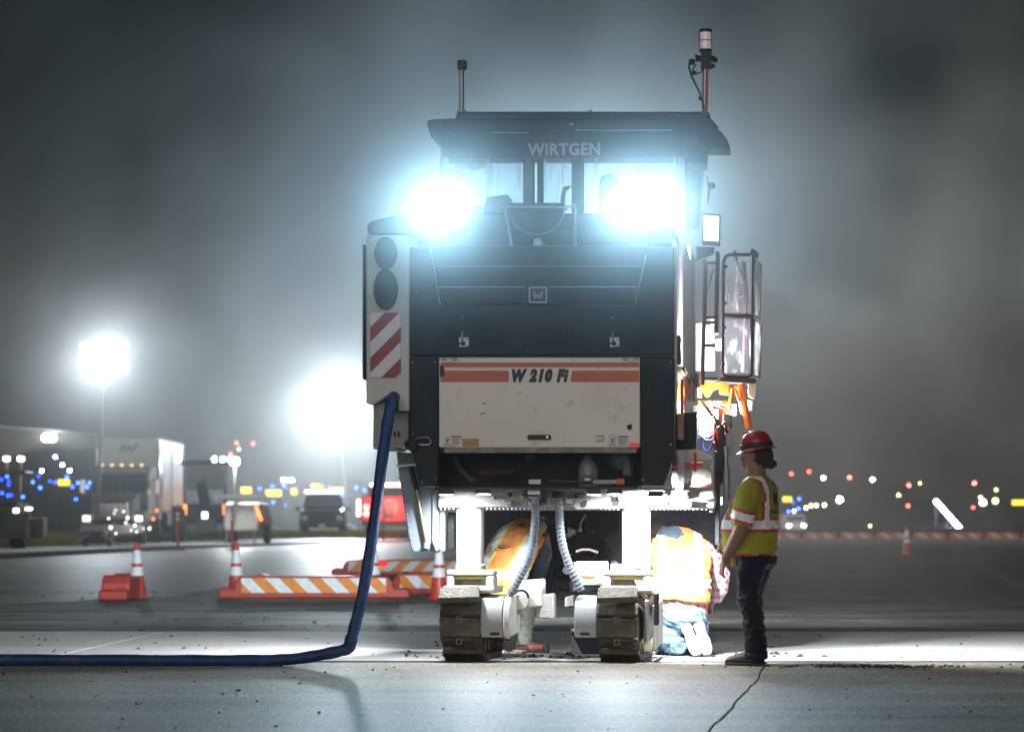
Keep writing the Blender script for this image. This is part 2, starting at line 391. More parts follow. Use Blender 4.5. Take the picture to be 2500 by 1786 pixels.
    rr = nt.nodes.new('ShaderNodeMapRange'); rr.inputs[3].default_value = rough - 0.15; rr.inputs[4].default_value = rough + 0.12
    nt.links.new(g.outputs[0], rr.inputs[0]); nt.links.new(rr.outputs[0], b.inputs['Roughness'])
    bp = nt.nodes.new('ShaderNodeBump'); bp.inputs['Strength'].default_value = bump; bp.inputs['Distance'].default_value = 0.01
    n3 = nt.nodes.new('ShaderNodeTexNoise'); n3.inputs['Scale'].default_value = bs; n3.inputs['Detail'].default_value = 6
    nt.links.new(tc.outputs['Object'], n3.inputs['Vector']); nt.links.new(n3.outputs[0], bp.inputs['Height']); nt.links.new(bp.outputs[0], b.inputs['Normal'])
    return m
G_SLAB = ground_mat('brushed_concrete', (0.24, 0.215, 0.175), (0.42, 0.385, 0.32), (0.45, 2.2, 1), 0.5, 1.0, 60, 0.14, (0.7, 0.71, 0.66), coarse=1.0)
G_STRIP = ground_mat('pale_concrete', (0.55, 0.56, 0.55), (0.72, 0.72, 0.7), (0.5, 2.5, 1), 0.6, 0.4, 60, coarse=0.2)
G_MILL = ground_mat('milled_dirty_surface', (0.03, 0.028, 0.027), (0.2, 0.185, 0.165), (0.4, 0.9, 1), 0.6, 1.0, 25, coarse=0.9, spread=0.42, ns=1.3)
G_APRON = ground_mat('smooth_old_concrete', (0.09, 0.093, 0.085), (0.25, 0.25, 0.23), (0.1, 0.6, 1), 0.5, 0.4, 12, coarse=0.3, ns=0.9)
G_DIRT = ground_mat('dark_airfield_soil', (0.018, 0.02, 0.015), (0.04, 0.042, 0.03), (0.05, 0.1, 1), 0.9, 0.6, 3, coarse=0.4)
G_ROAD = ground_mat('pale_far_road', (0.3, 0.3, 0.29), (0.4, 0.4, 0.38), (0.1, 0.3, 1), 0.6, 0.3, 12, coarse=0.2)
G_GROOVE = ground_mat('dark_joint_filler', (0.02, 0.02, 0.02), (0.05, 0.05, 0.05), (1, 1, 1), 0.8, 0.6, 40)

gr = MB().add([(-700, -60, -0.30), (700, -60, -0.30), (700, 1400, -0.30), (-700, 1400, -0.30)], [(0, 1, 2, 3)]).build('ground', G_DIRT)
tag(gr, kind='structure')
def gxy(px, py, z=0.0):
    Y = (CAMZ - z) * F / (py - 1240); return ((px - 1250) / F * Y, Y)

# pavement in front: two poured slabs that meet along one ragged joint
pv = tag(empty('pavement'), kind='structure')
rr = random.Random(4); joint = []
a0, a1 = Vector((2.04, 22.72)), Vector((0.55, 11.5))
for i in range(34):
    t = i / 33; p = a0.lerp(a1, t); joint.append((p.x + rr.uniform(-0.012, 0.012) + 0.02 * math.sin(t * 7), p.y))
gap = 0.0055
MB().xy([(x - gap, y) for x, y in joint] + [(-40, 11.5), (-40, 22.72)], -0.18, 0).build('concrete_slab', G_SLAB, pv, bevel=0.004)
MB().xy([(x + gap, y) for x, y in joint] + [(40, 11.5), (40, 22.72)], -0.18, 0).build('concrete_slab', G_SLAB, pv, bevel=0.004)
MB().box(-40, 40, -30, 11.47, -0.18, 0).build('concrete_slab', G_SLAB, pv)
MB().box(-40, 40, -30, 22.9, -0.25, -0.035).build('joint_filler', G_GROOVE, pv)
MB().box(-60, 60, 22.725, 22.995, -0.20, -0.001).build('joint_sealant', G_GROOVE, pv)
# pale strip with a skew joint at the left
s0, s1 = gxy(115, 1604), gxy(400, 1541)
k0 = (s0[0] + (23.0 - s0[1]) * (s1[0] - s0[0]) / (s1[1] - s0[1]), 23.0); k1 = (s0[0] + (28.45 - s0[1]) * (s1[0] - s0[0]) / (s1[1] - s0[1]), 28.45)
MB().xy([(-60, 23.0), (k0[0] - .012, 23.0), (k1[0] - .012, 28.45), (-60, 28.45)], -0.2, 0.0).build('concrete_slab', G_STRIP, pv, bevel=0.004)
MB().xy([(k0[0] + .012, 23.0), (60, 23.0), (60, 28.45), (k1[0] + .012, 28.45)], -0.2, 0.0).build('concrete_slab', G_STRIP, pv, bevel=0.004)
# apron behind, then the milled surface with ragged edge over it
ap = MB().add([(-260, 28.45, -0.06), (260, 28.45, -0.06), (260, 112, -0.06)] + [(*gxy(px, py, -.06), -.06) for px, py in [(1500, 1318), (1100, 1320), (834, 1326), (640, 1332), (450, 1340), (200, 1353), (0, 1365), (-400, 1388)]] + [(-260, 58, -0.06)], [list(range(12))]).build('apron', G_APRON)
tag(ap, kind='structure')
edge = [gxy(px, py, -0.05) for px, py in [(-900, 1500), (-200, 1484), (0, 1474), (160, 1466), (300, 1458), (430, 1452), (520, 1436), (600, 1422), (760, 1412), (900, 1400), (1100, 1398), (1300, 1390), (1700, 1345), (1900, 1338), (2500, 1336), (4200, 1336)]]
rg = []; rr = random.Random(9)
for (xa, ya), (xb, yb) in zip(edge, edge[1:]):
    for i in range(10):
        t = i / 10; rg.append((xa + (xb - xa) * t, ya + (yb - ya) * t + rr.uniform(-0.35, 0.35)))
near = [(150, 28.5), (-150, 28.5)]
ml = MB().add([(x, y, -0.052) for x, y in rg + near], [list(range(len(rg) + 2))]).build('milled_surface', G_MILL)
tag(ml, kind='structure')
# crumbs and rubble lying on the pavement
def rubble(name, n, fn, rmin, rmax, mat, seed=1, flat=0.6):
    rr = random.Random(seed); m = MB()
    for _ in range(n):
        x, y, z = fn(rr); r = rmin + (rmax - rmin) * rr.random() ** 3
        M = Matrix.Rotation(rr.random() * 6.3, 3, 'Z')
        pts = [(1, 0, 0), (-0.6, 0.8, 0), (-0.7, -0.7, 0), (0.2, 0.1, flat * 1.3), (0.5, -0.8, 0.1)]
        vs = [Vector((x, y, z)) + (M @ Vector(p)) * r * rr.uniform(0.7, 1.2) for p in pts]
        m.add(vs, [(0, 1, 3), (1, 2, 3), (2, 4, 3), (4, 0, 3), (0, 4, 2, 1)])
    return m.build(name, mat)
CRUMB = material('dark_asphalt_crumbs', (0.025, 0.025, 0.028), 0.8)
tag(rubble('gravel', 420, lambda r: (r.uniform(-4, 4.6), 11.6 + 11 * r.random() ** 0.7, 0.0), 0.002, 0.018, CRUMB, 2), 'dark asphalt crumbs scattered over the near concrete', kind='stuff')
tag(rubble('gravel', 500, lambda r: (r.gauss(2.75, 0.38), 22.1 + r.gauss(0, 0.13), 0.0), 0.004, 0.028, CRUMB, 3), 'low dark heap of asphalt crumbs beside the standing man', kind='stuff')
tag(rubble('gravel', 420, lambda r: (r.uniform(-7, 7), 23.1 + 5 * r.random() ** 1.2, 0.0), 0.003, 0.024, CRUMB, 5), 'crumbs strewn along the bright strip under the machine', kind='stuff')
tag(rubble('gravel', 700, lambda r: (r.uniform(-9, 3), r.uniform(28.6, 44), -0.052), 0.008, 0.04, material('grey_rubble', (0.06, 0.06, 0.058), 0.8), 6), 'loose rubble on the dark milled ground', kind='stuff')
tag(rubble('gravel', 260, lambda r: (r.uniform(-0.9, 2.6), 23.4 + abs(r.gauss(0, 0.5)), 0.0), 0.006, 0.035, CRUMB, 8), 'dirt fallen round the tracks of the machine', kind='stuff')
# dark drop at the far edge of the apron, pale road and grass beyond
fre = [gxy(px, py) for px, py in [(1080, 1317), (834, 1321), (640, 1326), (450, 1331), (200, 1341), (0, 1350), (-400, 1370), (-1500, 1400)]]
bke = [gxy(px, py) for px, py in [(1080, 1309), (834, 1312), (640, 1316), (450, 1320), (200, 1328), (0, 1335), (-400, 1350), (-1500, 1372)]]
fr = MB().xy(fre + bke[::-1], -.32, 0).build('far_road', G_ROAD); tag(fr, kind='structure')
fr2 = MB().add([(2, 101, -0.05), (260, 99, -0.05), (260, 122, -0.05), (2, 124, -0.05)], [list(range(4))]).build('far_taxiway', G_ROAD)
tag(fr2, kind='structure')
def grass(name, n, fn, h, mat, seed):
    rr = random.Random(seed); m = MB()
    for _ in range(n):
        x, y, z = fn(rr); hh = h * rr.uniform(0.5, 1.3); w = 0.05; dx = rr.uniform(-0.2, 0.2)
        m.add([(x - w, y, z), (x + w, y, z), (x + dx, y + rr.uniform(-.1, .1), z + hh)], [(0, 1, 2)])
    return m.build(name, mat)
GRASS = material('dry_yellow_grass', (0.19, 0.19, 0.045), 0.8, var=0.4, vscale=1)
tag(grass('grass', 26000, lambda r: (lambda u, v: (*gxy(u, 1316 + (0 if u > 640 else (640 - u) * .031) - 3 - v), 0.0))(r.uniform(0, 1080), r.random() * 14), 0.22, GRASS, 3), 'dry yellow grass verge under the parked trucks', kind='stuff')
vg = MB().add([(x, y, -.012) for x, y in bke] + [(-260, 170, -.012), (-4, 170, -.012)], [list(range(10))]).build('grass_verge', material('verge_soil', (0.13, 0.125, 0.04), 0.9, var=0.3, vscale=2))
tag(vg, kind='structure')
# paint lines on the milled apron at right
ln = MB()
for (a, b) in [((2325, 1337), (2560, 1470))]:
    p0, p1 = Vector((*gxy(*a, -0.05), 0)), Vector((*gxy(*b, -0.05), 0)); d = (p1 - p0).normalized(); s = Vector((-d.y, d.x, 0)) * 0.11
    ln.add([(v.x, v.y, -0.046) for v in (p0 - s, p0 + s, p1 + s, p1 - s)], [(0, 1, 2, 3)])
tag(ln.build('paint_line', material('worn_line_paint', (0.13, 0.13, 0.12), 0.7, var=0.4, vscale=3)), kind='structure')
# dark land and trees along the horizon
def ridge(name, Y, pts, depth, mat, label, seed):
    rr = random.Random(seed); m = MB(); prof = []
    for (xa, za), (xb, zb) in zip(pts, pts[1:]):
        n = max(2, int(abs(xb - xa) / 1.6))
        for i in range(n):
            t = i / n; prof.append((xa + (xb - xa) * t, za + (zb - za) * t + rr.uniform(-0.5, 0.6) * 0.5))
    prof.append(pts[-1])
    m.xz([(pts[0][0], -0.3)] + prof + [(pts[-1][0], -0.3)], Y, Y + depth)
    return tag(m.build(name, mat), label, kind='stuff')
FOLI = material('night_foliage', (0.02, 0.03, 0.02), 0.9, var=0.4, vscale=0.4)
def wx(px, Y): return (px - 1250) / F * Y
def wz(py, Y): return CAMZ + (1240 - py) / F * Y
ridge('tree_line', 330, [(wx(a, 330), wz(b, 330)) for a, b in [(1000, 1222), (1750, 1226), (1980, 1222), (2060, 1214), (2140, 1208), (2230, 1210), (2300, 1219), (2500, 1222), (3000, 1220)]], 20, FOLI, 'low dark line of far trees along the right horizon', 1)
ridge('tree_line', 225, [(wx(a, 225), wz(b, 225)) for a, b in [(-700, 1120), (-200, 1130), (0, 1135), (60, 1110), (75, 1096), (130, 1088), (240, 1094), (330, 1125), (460, 1165), (640, 1190), (760, 1200), (880, 1214), (1010, 1218)]], 30, FOLI, 'dark wooded bank rising behind the parked trucks at left', 2)
# ================================================================== the milling machine
mm = empty('milling_machine', (RX, RY, 0), -YAW, 'huge dark cold milling machine with four crawler tracks and two blinding work lamps', 'milling machine')
def pts(l, y=0.0): return [(v.x, v.z) for v in (q(a, b, y) for a, b in l)]
def prm(name, l, y0, y1, mat, parent=mm, bevel=0.006, smooth=False, seg=1):
    return MB().xz(pts(l, y0), y0, y1).build(name, mat, parent, smooth, bevel, seg)
def rect(x0, y0, x1, y1): return [(x0, y0), (x1, y0), (x1, y1), (x0, y1)]
def rrect(x0, y0, x1, y1, r, n=4):
    o = []
    for cx, cy_, a0 in ((x1 - r, y0 + r, -90), (x1 - r, y1 - r, 0), (x0 + r, y1 - r, 90), (x0 + r, y0 + r, 180)):
        for i in range(n + 1):
            a = R(a0 + 90 * i / n); o.append((cx + r * math.cos(a), cy_ + r * math.sin(a)))
    return o
def px_r(npx, y=0.0): return npx * (RY + y) / F
# --- hood and body
body = prm('body', [(1000, 604), (1644, 604), (1644, 868), (1000, 868)], 0.05, 7.6, BLACK, bevel=0.02)
prm('hood_face', [(1000, 603), (1048, 603), (1074, 745), (1552, 745), (1578, 603), (1646, 603), (1646, 867), (1000, 867)], 0.0, 0.05, BLACK, bevel=0.008)
hood = prm('hood_top', [(1000, 540), (1040, 519), (1600, 519), (1650, 560), (1650, 600), (1000, 600)], 0.55, 3.2, BLACK, bevel=0.02)
zt, zb = q(1300, 601).z, q(1300, 745).z
xl0, xr0 = q(1050, 601).x, q(1576, 601).x; xl1, xr1 = q(1076, 743).x, q(1550, 743).x
MB().prism([(xl0 - .02, 0.05, zt), (xr0 + .02, 0.05, zt), (xr0, 0.56, zt + .19), (xl0, 0.56, zt + .19)],
           [(xl0 - .02, 0.05, zt - .03), (xr0 + .02, 0.05, zt - .03), (xr0, 0.56, zt + .15), (xl0, 0.56, zt + .15)]).build('hood_slope', BLACK, mm, bevel=0.006)
rows = [601, 650, 700.5, 743]
for i in range(3):
    za, zc = q(1300, rows[i]).z, q(1300, rows[i + 1]).z
    t0 = (rows[i] - 601) / 142; t1 = (rows[i + 1] - 601) / 142
    la, ra = xl0 + (xl1 - xl0) * t0 + .012, xr0 + (xr1 - xr0) * t0 - .012; lb, rb = xl0 + (xl1 - xl0) * t1 + .012, xr0 + (xr1 - xr0) * t1 - .012
    MB().prism([(la, 0.045, za - .003), (ra, 0.045, za - .003), (ra, -0.012, za - .006), (la, -0.012, za - .006), ],
               [(lb, 0.045, zc + .001), (rb, 0.045, zc + .001), (rb, 0.022, zc + .001), (lb, 0.022, zc + .001)]).build('grille_slat', BLACK, mm, bevel=0.003)
for i_ in range(3): MB().tube([q(1054 + 8.5 * i_, rows[i_] - .5, -.012), q(1572 - 8.5 * i_, rows[i_] - .5, -.014)], 0.0048, 6).build('slat_highlight', CHROME, mm)  # chrome strips added to imitate light caught on the slat edges
for a, b in (((1049, 588), (1075, 744)), ((1577, 620), (1551, 744))):
    MB().tube([q(*a, -0.006), q(*b, -0.006)], 0.0045, 6).build('grille_edge_trim', STEEL, mm)
em = prm('emblem_plate', [(1283, 697), (1341, 697), (1352, 743), (1272, 743)], -0.03, 0.0, BLACK, bevel=0.003)
prm('emblem', rrect(1291, 700, 1335, 739, 3), -0.045, -0.03, material('emblem_frame', (0.3, 0.31, 0.33), 0.3, 0.7), em, bevel=0.002)
prm('emblem_field', rrect(1294, 703, 1332, 736, 2), -0.048, -0.043, BLACK, em, bevel=0)
EMG = material('emblem_grey', (0.16, 0.17, 0.19), 0.4, 0.5)
prm('emblem_mark', [(1300, 711), (1306, 711), (1309, 722), (1313, 714), (1317, 722), (1320, 711), (1326, 711), (1323, 729), (1316, 729), (1313, 722), (1310, 729), (1303, 729)], -0.051, -0.047, EMG, em, bevel=0)
cm = MB().ball(q(1313, 594, 0.05), 0.042, 0.05, 0.042); cm.build('rear_camera', material('camera_housing', (0.5, 0.52, 0.55), 0.35), mm, True)
prm('camera_bracket', [(1297, 585), (1301, 585), (1301, 600), (1325, 600), (1325, 585), (1332, 590), (1332, 608), (1297, 608)], 0.0, 0.05, DARK, bevel=0.002)
for cx in (1132, 1500):
    lt = prm('latch_plate', [(cx - 12, 823), (cx + 12, 823), (cx + 13, 845), (cx - 11, 847)], -0.012, 0, STEEL, bevel=0.002)
    MB().tube([q(cx - 4, 836, -.02), q(cx - 4, 808, -.03)], 0.008, 8).build('lever', STEEL, lt)
    MB().tube([q(cx - 15, 838, -.02), q(cx - 4, 838, -.03)], 0.006, 8).ball(q(cx - 1, 838, -.02), 0.018).build('catch', DARK, lt)
    for dx, dy in ((8, 828), (9, 842)): MB().cyl(q(cx + dx, dy, -.016), q(cx + dx, dy, -.01), 0.006, 8).build('screw', INK, lt)
    MB().ball(q(cx - 4, 775, -.005), 0.008).build('bolt_head', CHROME, mm)
MB().ball(q(1018, 711, -.004), 0.008).build('bolt_head', CHROME, mm)
MB().box(q(1000, 870).x, q(1646, 870).x, 0.0, 0.06, q(1300, 872.5).z, q(1300, 868.5).z).build('hood_seam', RUBBER, mm)
prm('lower_side_panel', [(998, 873), (1071, 873), (1071, 1186), (1026, 1186), (1010, 1112), (1000, 1100)], 0.0, 1.2, BLACK, bevel=0.01)
prm('lower_side_panel', [(1563, 873), (1647, 873), (1647, 1104), (1632, 1150), (1620, 1186), (1563, 1186)], 0.0, 1.2, BLACK, bevel=0.01)
gh = MB().tube([q(1014, 1073, -.01), q(1020, 1068, -.03), (q(1045, 1067, -.04)), q(1053, 1076, -.03), q(1047, 1085, -.03), q(1022, 1085, -.02)], 0.007, 8); gh.build('grab_handle', STEEL, mm, True)
MB().ball(q(1005, 1085, -.02), 0.06, 0.04, 0.05).build('hinge_knuckle', DARK, mm, True)
# --- engine door
door = prm('engine_door', rect(1072, 873, 1562, 1091), -0.03, 0.02, BEIGE, bevel=0.006)
prm('door_lip', [(1083, 1092), (1555, 1092), (1553, 1105), (1085, 1105)], -0.01, 0.06, material('grimy_beige', (0.36, 0.32, 0.28), 0.6, dirt=0.9, dirt_rgb=(0.03, 0.025, 0.02), dscale=7), door, bevel=0.002)
for (x0, y0, x1, y1, s1, s2) in ((1076, 884.5, 1560, 896, 0, 0), (1076, 904.5, 1242, 932, 0, 0), (1393, 904.5, 1560, 932, 4, 0)):
    prm('stripe', [(x0 + s1, y0), (x1, y0), (x1, y1), (x0, y1)], -0.033, -0.0295, TERRA, door, bevel=0)
p = q(1315, 918, -0.034)
lettering('W 210 Fi', px_r(34.5) * 1.12, facing(p), INK, door, shear=0.25, bold=0.010, wide=0.775, space=1.22)
prm('hole_patch', [(1074, 892), (1080, 890), (1085, 898), (1084, 906), (1086, 914), (1080, 920), (1074, 919)], -0.037, -0.03, INK, door, bevel=0)  # flat dark patch painted where the door has a hole
prm('pentagon_patch', [(1530, 1039), (1540, 1034), (1543, 1038), (1542, 1046), (1537, 1050), (1531, 1046)], -0.037, -0.03, DARK, door, bevel=0)
hd = MB().xz(pts(rrect(1287, 1061, 1345, 1072, 5), -0.06), -0.06, -0.03).build('door_handle', RUBBER, door, bevel=0.004)
MB().cyl(q(1336, 1066, -.066), q(1336, 1066, -.058), 0.009, 12).build('key_lock', CHROME, door)
for hx in (1074, 1515):
    MB().tube([q(hx + 4, 876, -.035), q(hx + 42, 876, -.035)], 0.011, 8).box(q(hx + 18, 880).x, q(hx + 32, 880).x, -.045, -.02, q(1300, 884).z, q(1300, 874).z).build('hinge', STEEL, door)
PAPER = material('white_sticker', (0.62, 0.6, 0.58), 0.5)
OCH = material('ochre_sticker', (0.38, 0.24, 0.07), 0.5)
def sticker(x0, y0, x1, y1, mat=PAPER): return prm('sticker', rect(x0, y0, x1, y1), -0.0325, -0.0295, mat, door, bevel=0)
sticker(1082, 1065, 1099, 1088); sticker(1101, 1062, 1127, 1089); sticker(1129, 1070, 1169, 1090, OCH)
sticker(1453, 1060, 1476, 1080); sticker(1486, 1060, 1506, 1088); sticker(1508, 1062, 1535, 1088)
for x0, x1 in ((1102, 1126), (1509, 1534)):
    prm('sticker_header', rect(x0, 1064, x1, 1067), -0.0345, -0.032, material('brown_print', (0.16, 0.1, 0.06), 0.5), door, bevel=0)
    for k in range(5): prm('sticker_line', rect(x0 + 1, 1070 + 3.6 * k, x1 - 2 - (k * 5 % 7), 1071 + 3.6 * k), -0.0345, -0.032, INK, door, bevel=0)
for x0 in (1084, 1488):     # small pictogram of a figure and an arrow
    prm('pictogram', [(x0 + 4, 1068), (x0 + 8, 1074), (x0 + 13, 1067), (x0 + 14, 1068), (x0 + 9, 1077), (x0 + 7, 1082), (x0 + 5, 1082), (x0 + 7, 1076), (x0 + 3, 1069)], -0.0345, -0.032, INK, door, bevel=0)
    prm('pictogram', [(x0, 1084), (x0 + 13, 1084), (x0 + 13, 1082.5), (x0 + 15, 1085), (x0 + 13, 1087), (x0 + 13, 1085.5), (x0, 1085.5)], -0.0345, -0.032, INK, door, bevel=0)
prm('pictogram', [(1457, 1063), (1473, 1063), (1473, 1076), (1457, 1076), (1457, 1074.5), (1471.5, 1074.5), (1471.5, 1064.5), (1457, 1064.5)], -0.0345, -0.032, INK, door, bevel=0)
for a, b, c, d in ((1178, 985, 1187, 982), (1171, 1010, 1185, 1006)):
    prm('scratch', [(a, b), (c, d), (c, d + 2), (a + 2, b + 1.5)], -0.0325, -0.0295, DARK, door, bevel=0)
prm('reflector', rect(1537, 1081, 1560, 1091), -0.045, -0.03, material('red_reflector_glow', (0.7, 0.01, 0.02), 0.2, emit=(1, 0.01, 0.03), estr=0.25), door, bevel=0.002)  # reflector glows by itself in place of light thrown back
# --- open tool bay under the door
prm('bay_back', rect(1070, 1104, 1566, 1190), 0.75, 0.8, DARK, bevel=0)
MB().box(q(1070, 1180).x, q(1565, 1180).x, 0.02, 0.78, q(1300, 1193).z, q(1300, 1188).z).build('bay_floor', DARK, mm)
MB().box(q(1070, 1180).x, q(1565, 1180).x, 0.06, 0.78, q(1300, 1104).z, q(1300, 1092).z).build('bay_roof', DARK, mm)
prm('bumper_lip', [(1062, 1188), (1553, 1188), (1562, 1180), (1562, 1187), (1555, 1196), (1060, 1196)], -0.05, 0.03, RUBBER, bevel=0.006)
MB().tube(rod([(1108, 1112), (1120, 1140), (1138, 1160), (1150, 1172), (1160, 1170)], 0.35, 0), 0.03, 10).build('drooping_cable', material('brown_hose', (0.08, 0.05, 0.04), 0.6), mm, True)
prm('fuse_box', rect(1280, 1108, 1305, 1124), 0.5, 0.6, material('grey_box', (0.14, 0.12, 0.12), 0.6))
MB().tube(rod([(1170, 1155), (1260, 1150)], 0.4, 0), 0.035, 10).build('pipe', material('maroon_pipe', (0.06, 0.02, 0.02), 0.6), mm)
prm('filter_housing', rect(1520, 1122, 1540, 1160), 0.35, 0.45, material('pale_filter', (0.2, 0.2, 0.19), 0.6))
MB().box(q(1290, 1180).x, q(1321, 1180).x, 0.0, 0.04, q(1300, 1182).z, q(1300, 1169).z).build('connector_plate', STEEL, mm, bevel=0.004)
prm('tow_bracket', [(1280, 1196), (1336, 1196), (1334, 1203), (1316, 1208), (1312, 1211), (1284, 1211), (1280, 1206)], 0.02, 0.06, RUBBER, bevel=0.003)
prm('licence_lamp', rrect(1288, 1196, 1319, 1206, 3), 0.0, 0.05, WHITE)
# --- left cabinet
prm('side_cabinet', [(894, 572), (999, 572), (999, 1002), (956, 1002), (956, 965), (946, 965), (930, 975), (910, 985), (894, 985)], -0.02, 2.4, GREYP, bevel=0.01)
prm('cabinet_roof', [(896, 549), (906, 540), (960, 527), (1000, 520), (1040, 519), (1040, 571), (902, 571), (896, 562)], -0.05, 2.4, DARK, bevel=0.01)
prm('pump_housing', [(912, 986), (946, 976), (957, 1003), (999, 1003), (999, 1090), (960, 1090), (955, 1098), (910, 1096)], 0.1, 1.0, material('grey_paint_grime', (0.3, 0.31, 0.31), 0.5, dirt=0.5), bevel=0.01)
for x0 in (961, 971): prm('slot', rect(x0, 1053, x0 + 5, 1066), 0.092, 0.1, INK, bevel=0)
prm('hose_port', [(943, 1003), (943, 975), (950, 966), (973, 966), (973, 1003)], -0.03, 0.0, DARK, bevel=0.004)
MB().box(q(885, 600, .1).x, q(891.5, 600, .1).x, 0.1, 2.2, q(888, 925, .1).z, q(888, 596, .1).z).build('side_rail', DARK, mm, bevel=0.004)
mr_ = []
for (cx, cyy, rx, ry) in ((941, 618, 28, 40), (941, 706, 30, 50)):
    e = [(cx + rx * math.cos(2 * math.pi * k / 24), cyy + ry * math.sin(2 * math.pi * k / 24)) for k in range(24)]
    mr = MB().xz(pts(e, -0.05), -0.05, -0.02).build('mirror', DARK, mm, bevel=0.012, seg=2)
    e = [(cx + 2 + (rx - 3) * math.cos(2 * math.pi * k / 24), cyy - 8 + (ry - 10) * math.sin(2 * math.pi * k / 24)) for k in range(24)]
    MB().xz(pts(e, -0.056), -0.056, -0.05).build('mirror_shell', BLACK, mr, bevel=0.004)
c0 = pts([(941, 842)], -0.03)[0]
cb = MB().xz(pts(rrect(904, 763, 978, 921, 9), -0.032), -0.032, -0.02).build('warning_board', stripes('red_white_board', (0.72, 0.7, 0.76), DEEPRED.node_tree.nodes['Principled BSDF'].inputs['Base Color'].default_value[:3], 1, -1, px_r(75), 0.04, duty=0.52, dirt=0.1), mm, bevel=0.002)
# --- canopy
CANO = material('canopy_black', (0.012, 0.018, 0.026), 0.5, spec=.2, var=0.2)
prm('canopy_roof', rect(1113, 272, 1734, 300), 0.0, 1.7, CANO, bevel=0.02)
prm('canopy_gutter', [(1090, 289), (1736, 289), (1745, 300), (1756, 312), (1700, 323), (1076, 323), (1076, 295)], -0.06, 1.3, CANO, bevel=0.012)
prm('canopy_wing', [(1041, 300), (1046, 293), (1057, 291), (1080, 290), (1090, 292), (1113, 289), (1113, 318), (1082, 330), (1062, 322), (1053, 337)], -0.03, 2.4, CANO, bevel=0.008)
prm('canopy_wing', [(1733, 298), (1745, 312), (1761, 322), (1775, 340), (1784, 363), (1732, 363), (1705, 350), (1700, 312)], -0.03, 0.4, CANO, bevel=0.008)
prm('roof_hatch_bump', [(1436, 272), (1441, 266), (1446, 272)], 0.5, 0.9, CANO)
vis = prm('visor', rect(1076, 323.5, 1674, 383), -0.02, 0.01, material('visor_panel', (0.012, 0.024, 0.04), 0.45, spec=.2, var=0.15), bevel=0.004)
lettering('WIRTGEN', px_r(31) * 1.3, facing(q(1378, 366, -0.024)), material('pale_letters', (0.34, 0.22, 0.25), 0.5), vis, bold=0.004, wide=0.94, space=1.05)
prm('visor_corner', [(1675, 357), (1726, 357), (1723, 396), (1675, 396)], 0.03, 0.6, CANO, bevel=0.004)
for a, b, c in ((1202, 1290, 324), (1404, 1640, 318), (1390, 1398, 303)): MB().tube([q(a, c, -.065), q(b, c, -.065)], 0.004, 6).build('edge_trim', STEEL, mm)
MB().ball(q(1395, 303, -.07), 0.02, .01, .011).build('roof_catch', CHROME, mm)
# --- cab glass and posts
prm('glass_pane', rect(1078, 384, 1274, 517), 0.03, 0.04, GLASS, bevel=0)
prm('glass_pane', rect(1328, 384, 1394, 517), 0.03, 0.04, GLASS, bevel=0)
prm('glass_pane', rect(1426, 384, 1672, 517), 0.03, 0.04, GLASS, bevel=0)
pa = [q(1676, 384, .05), q(1676, 560, .05), q(1706, 560, 1.0), q(1720, 398, 1.0)]
MB().prism(pa, [v + Vector((0.006, 0, 0)) for v in pa]).build('glass_pane', GLASS, mm)
for x0, x1, y0, y1, ya in ((1276, 1304, 383, 505, 0.0), (1311, 1326, 397, 503, 0.3), (1395, 1425, 383, 518, 0.0), (1074, 1080, 383, 519, 0.0), (1671, 1677, 383, 519, 0.0)):
    prm('cab_post', rect(x0, y0, x1, y1), ya, ya + 0.08, CANO, bevel=0.008)
prm('cab_header', rect(1095, 384, 1672, 397), 0.06, 0.12, CANO)
for x0, x1 in ((1110, 1122), (1655, 1668)): prm('cab_post', rect(x0, 318, x1, 519), 2.2, 2.28, CANO)
prm('rear_header', rect(1105, 318, 1690, 350), 2.2, 2.25, CANO)
prm('operator_console', [(1180, 519), (1188, 480), (1240, 474), (1250, 519)], 1.0, 1.4, DARK)
st = prm('operator_seat', [(1460, 519), (1462, 440), (1470, 425), (1500, 425), (1508, 440), (1512, 519)], 1.3, 1.5, RUBBER, bevel=0.03, seg=2)
prm('console_arm', [(1368, 480), (1374, 456), (1392, 452), (1392, 458), (1380, 466), (1378, 505), (1368, 505)], 0.8, 0.85, DARK)
# --- exhaust guard with its half round shield
eg = MB().tube([q(1250, 601, .0), q(1233, 512, -.04), q(1233, 505, -.05), q(1400, 505, -.05), q(1404, 512, -.04), q(1405, 602, 0)], 0.012, 8).build('exhaust_guard', STEEL, mm, True)
for kx in (1228, 1400): MB().ball(q(kx, 504, -.05), 0.023).build('guard_knob', STEEL, eg, True)
hc = [(1310 + 68 * math.cos(R(a)), 508 + 64 * math.sin(R(a))) for a in range(0, 181, 10)]
MB().xz(pts(hc, 0.0), 0.0, 0.04).build('exhaust_shield', BLACK, eg)
MB().tube([q(a, b, -.003) for a, b in hc], 0.005, 6).build('shield_rim', STEEL, eg)
prm('exhaust_cap', rect(1242, 495, 1378, 504), -0.02, 0.3, BLACK)
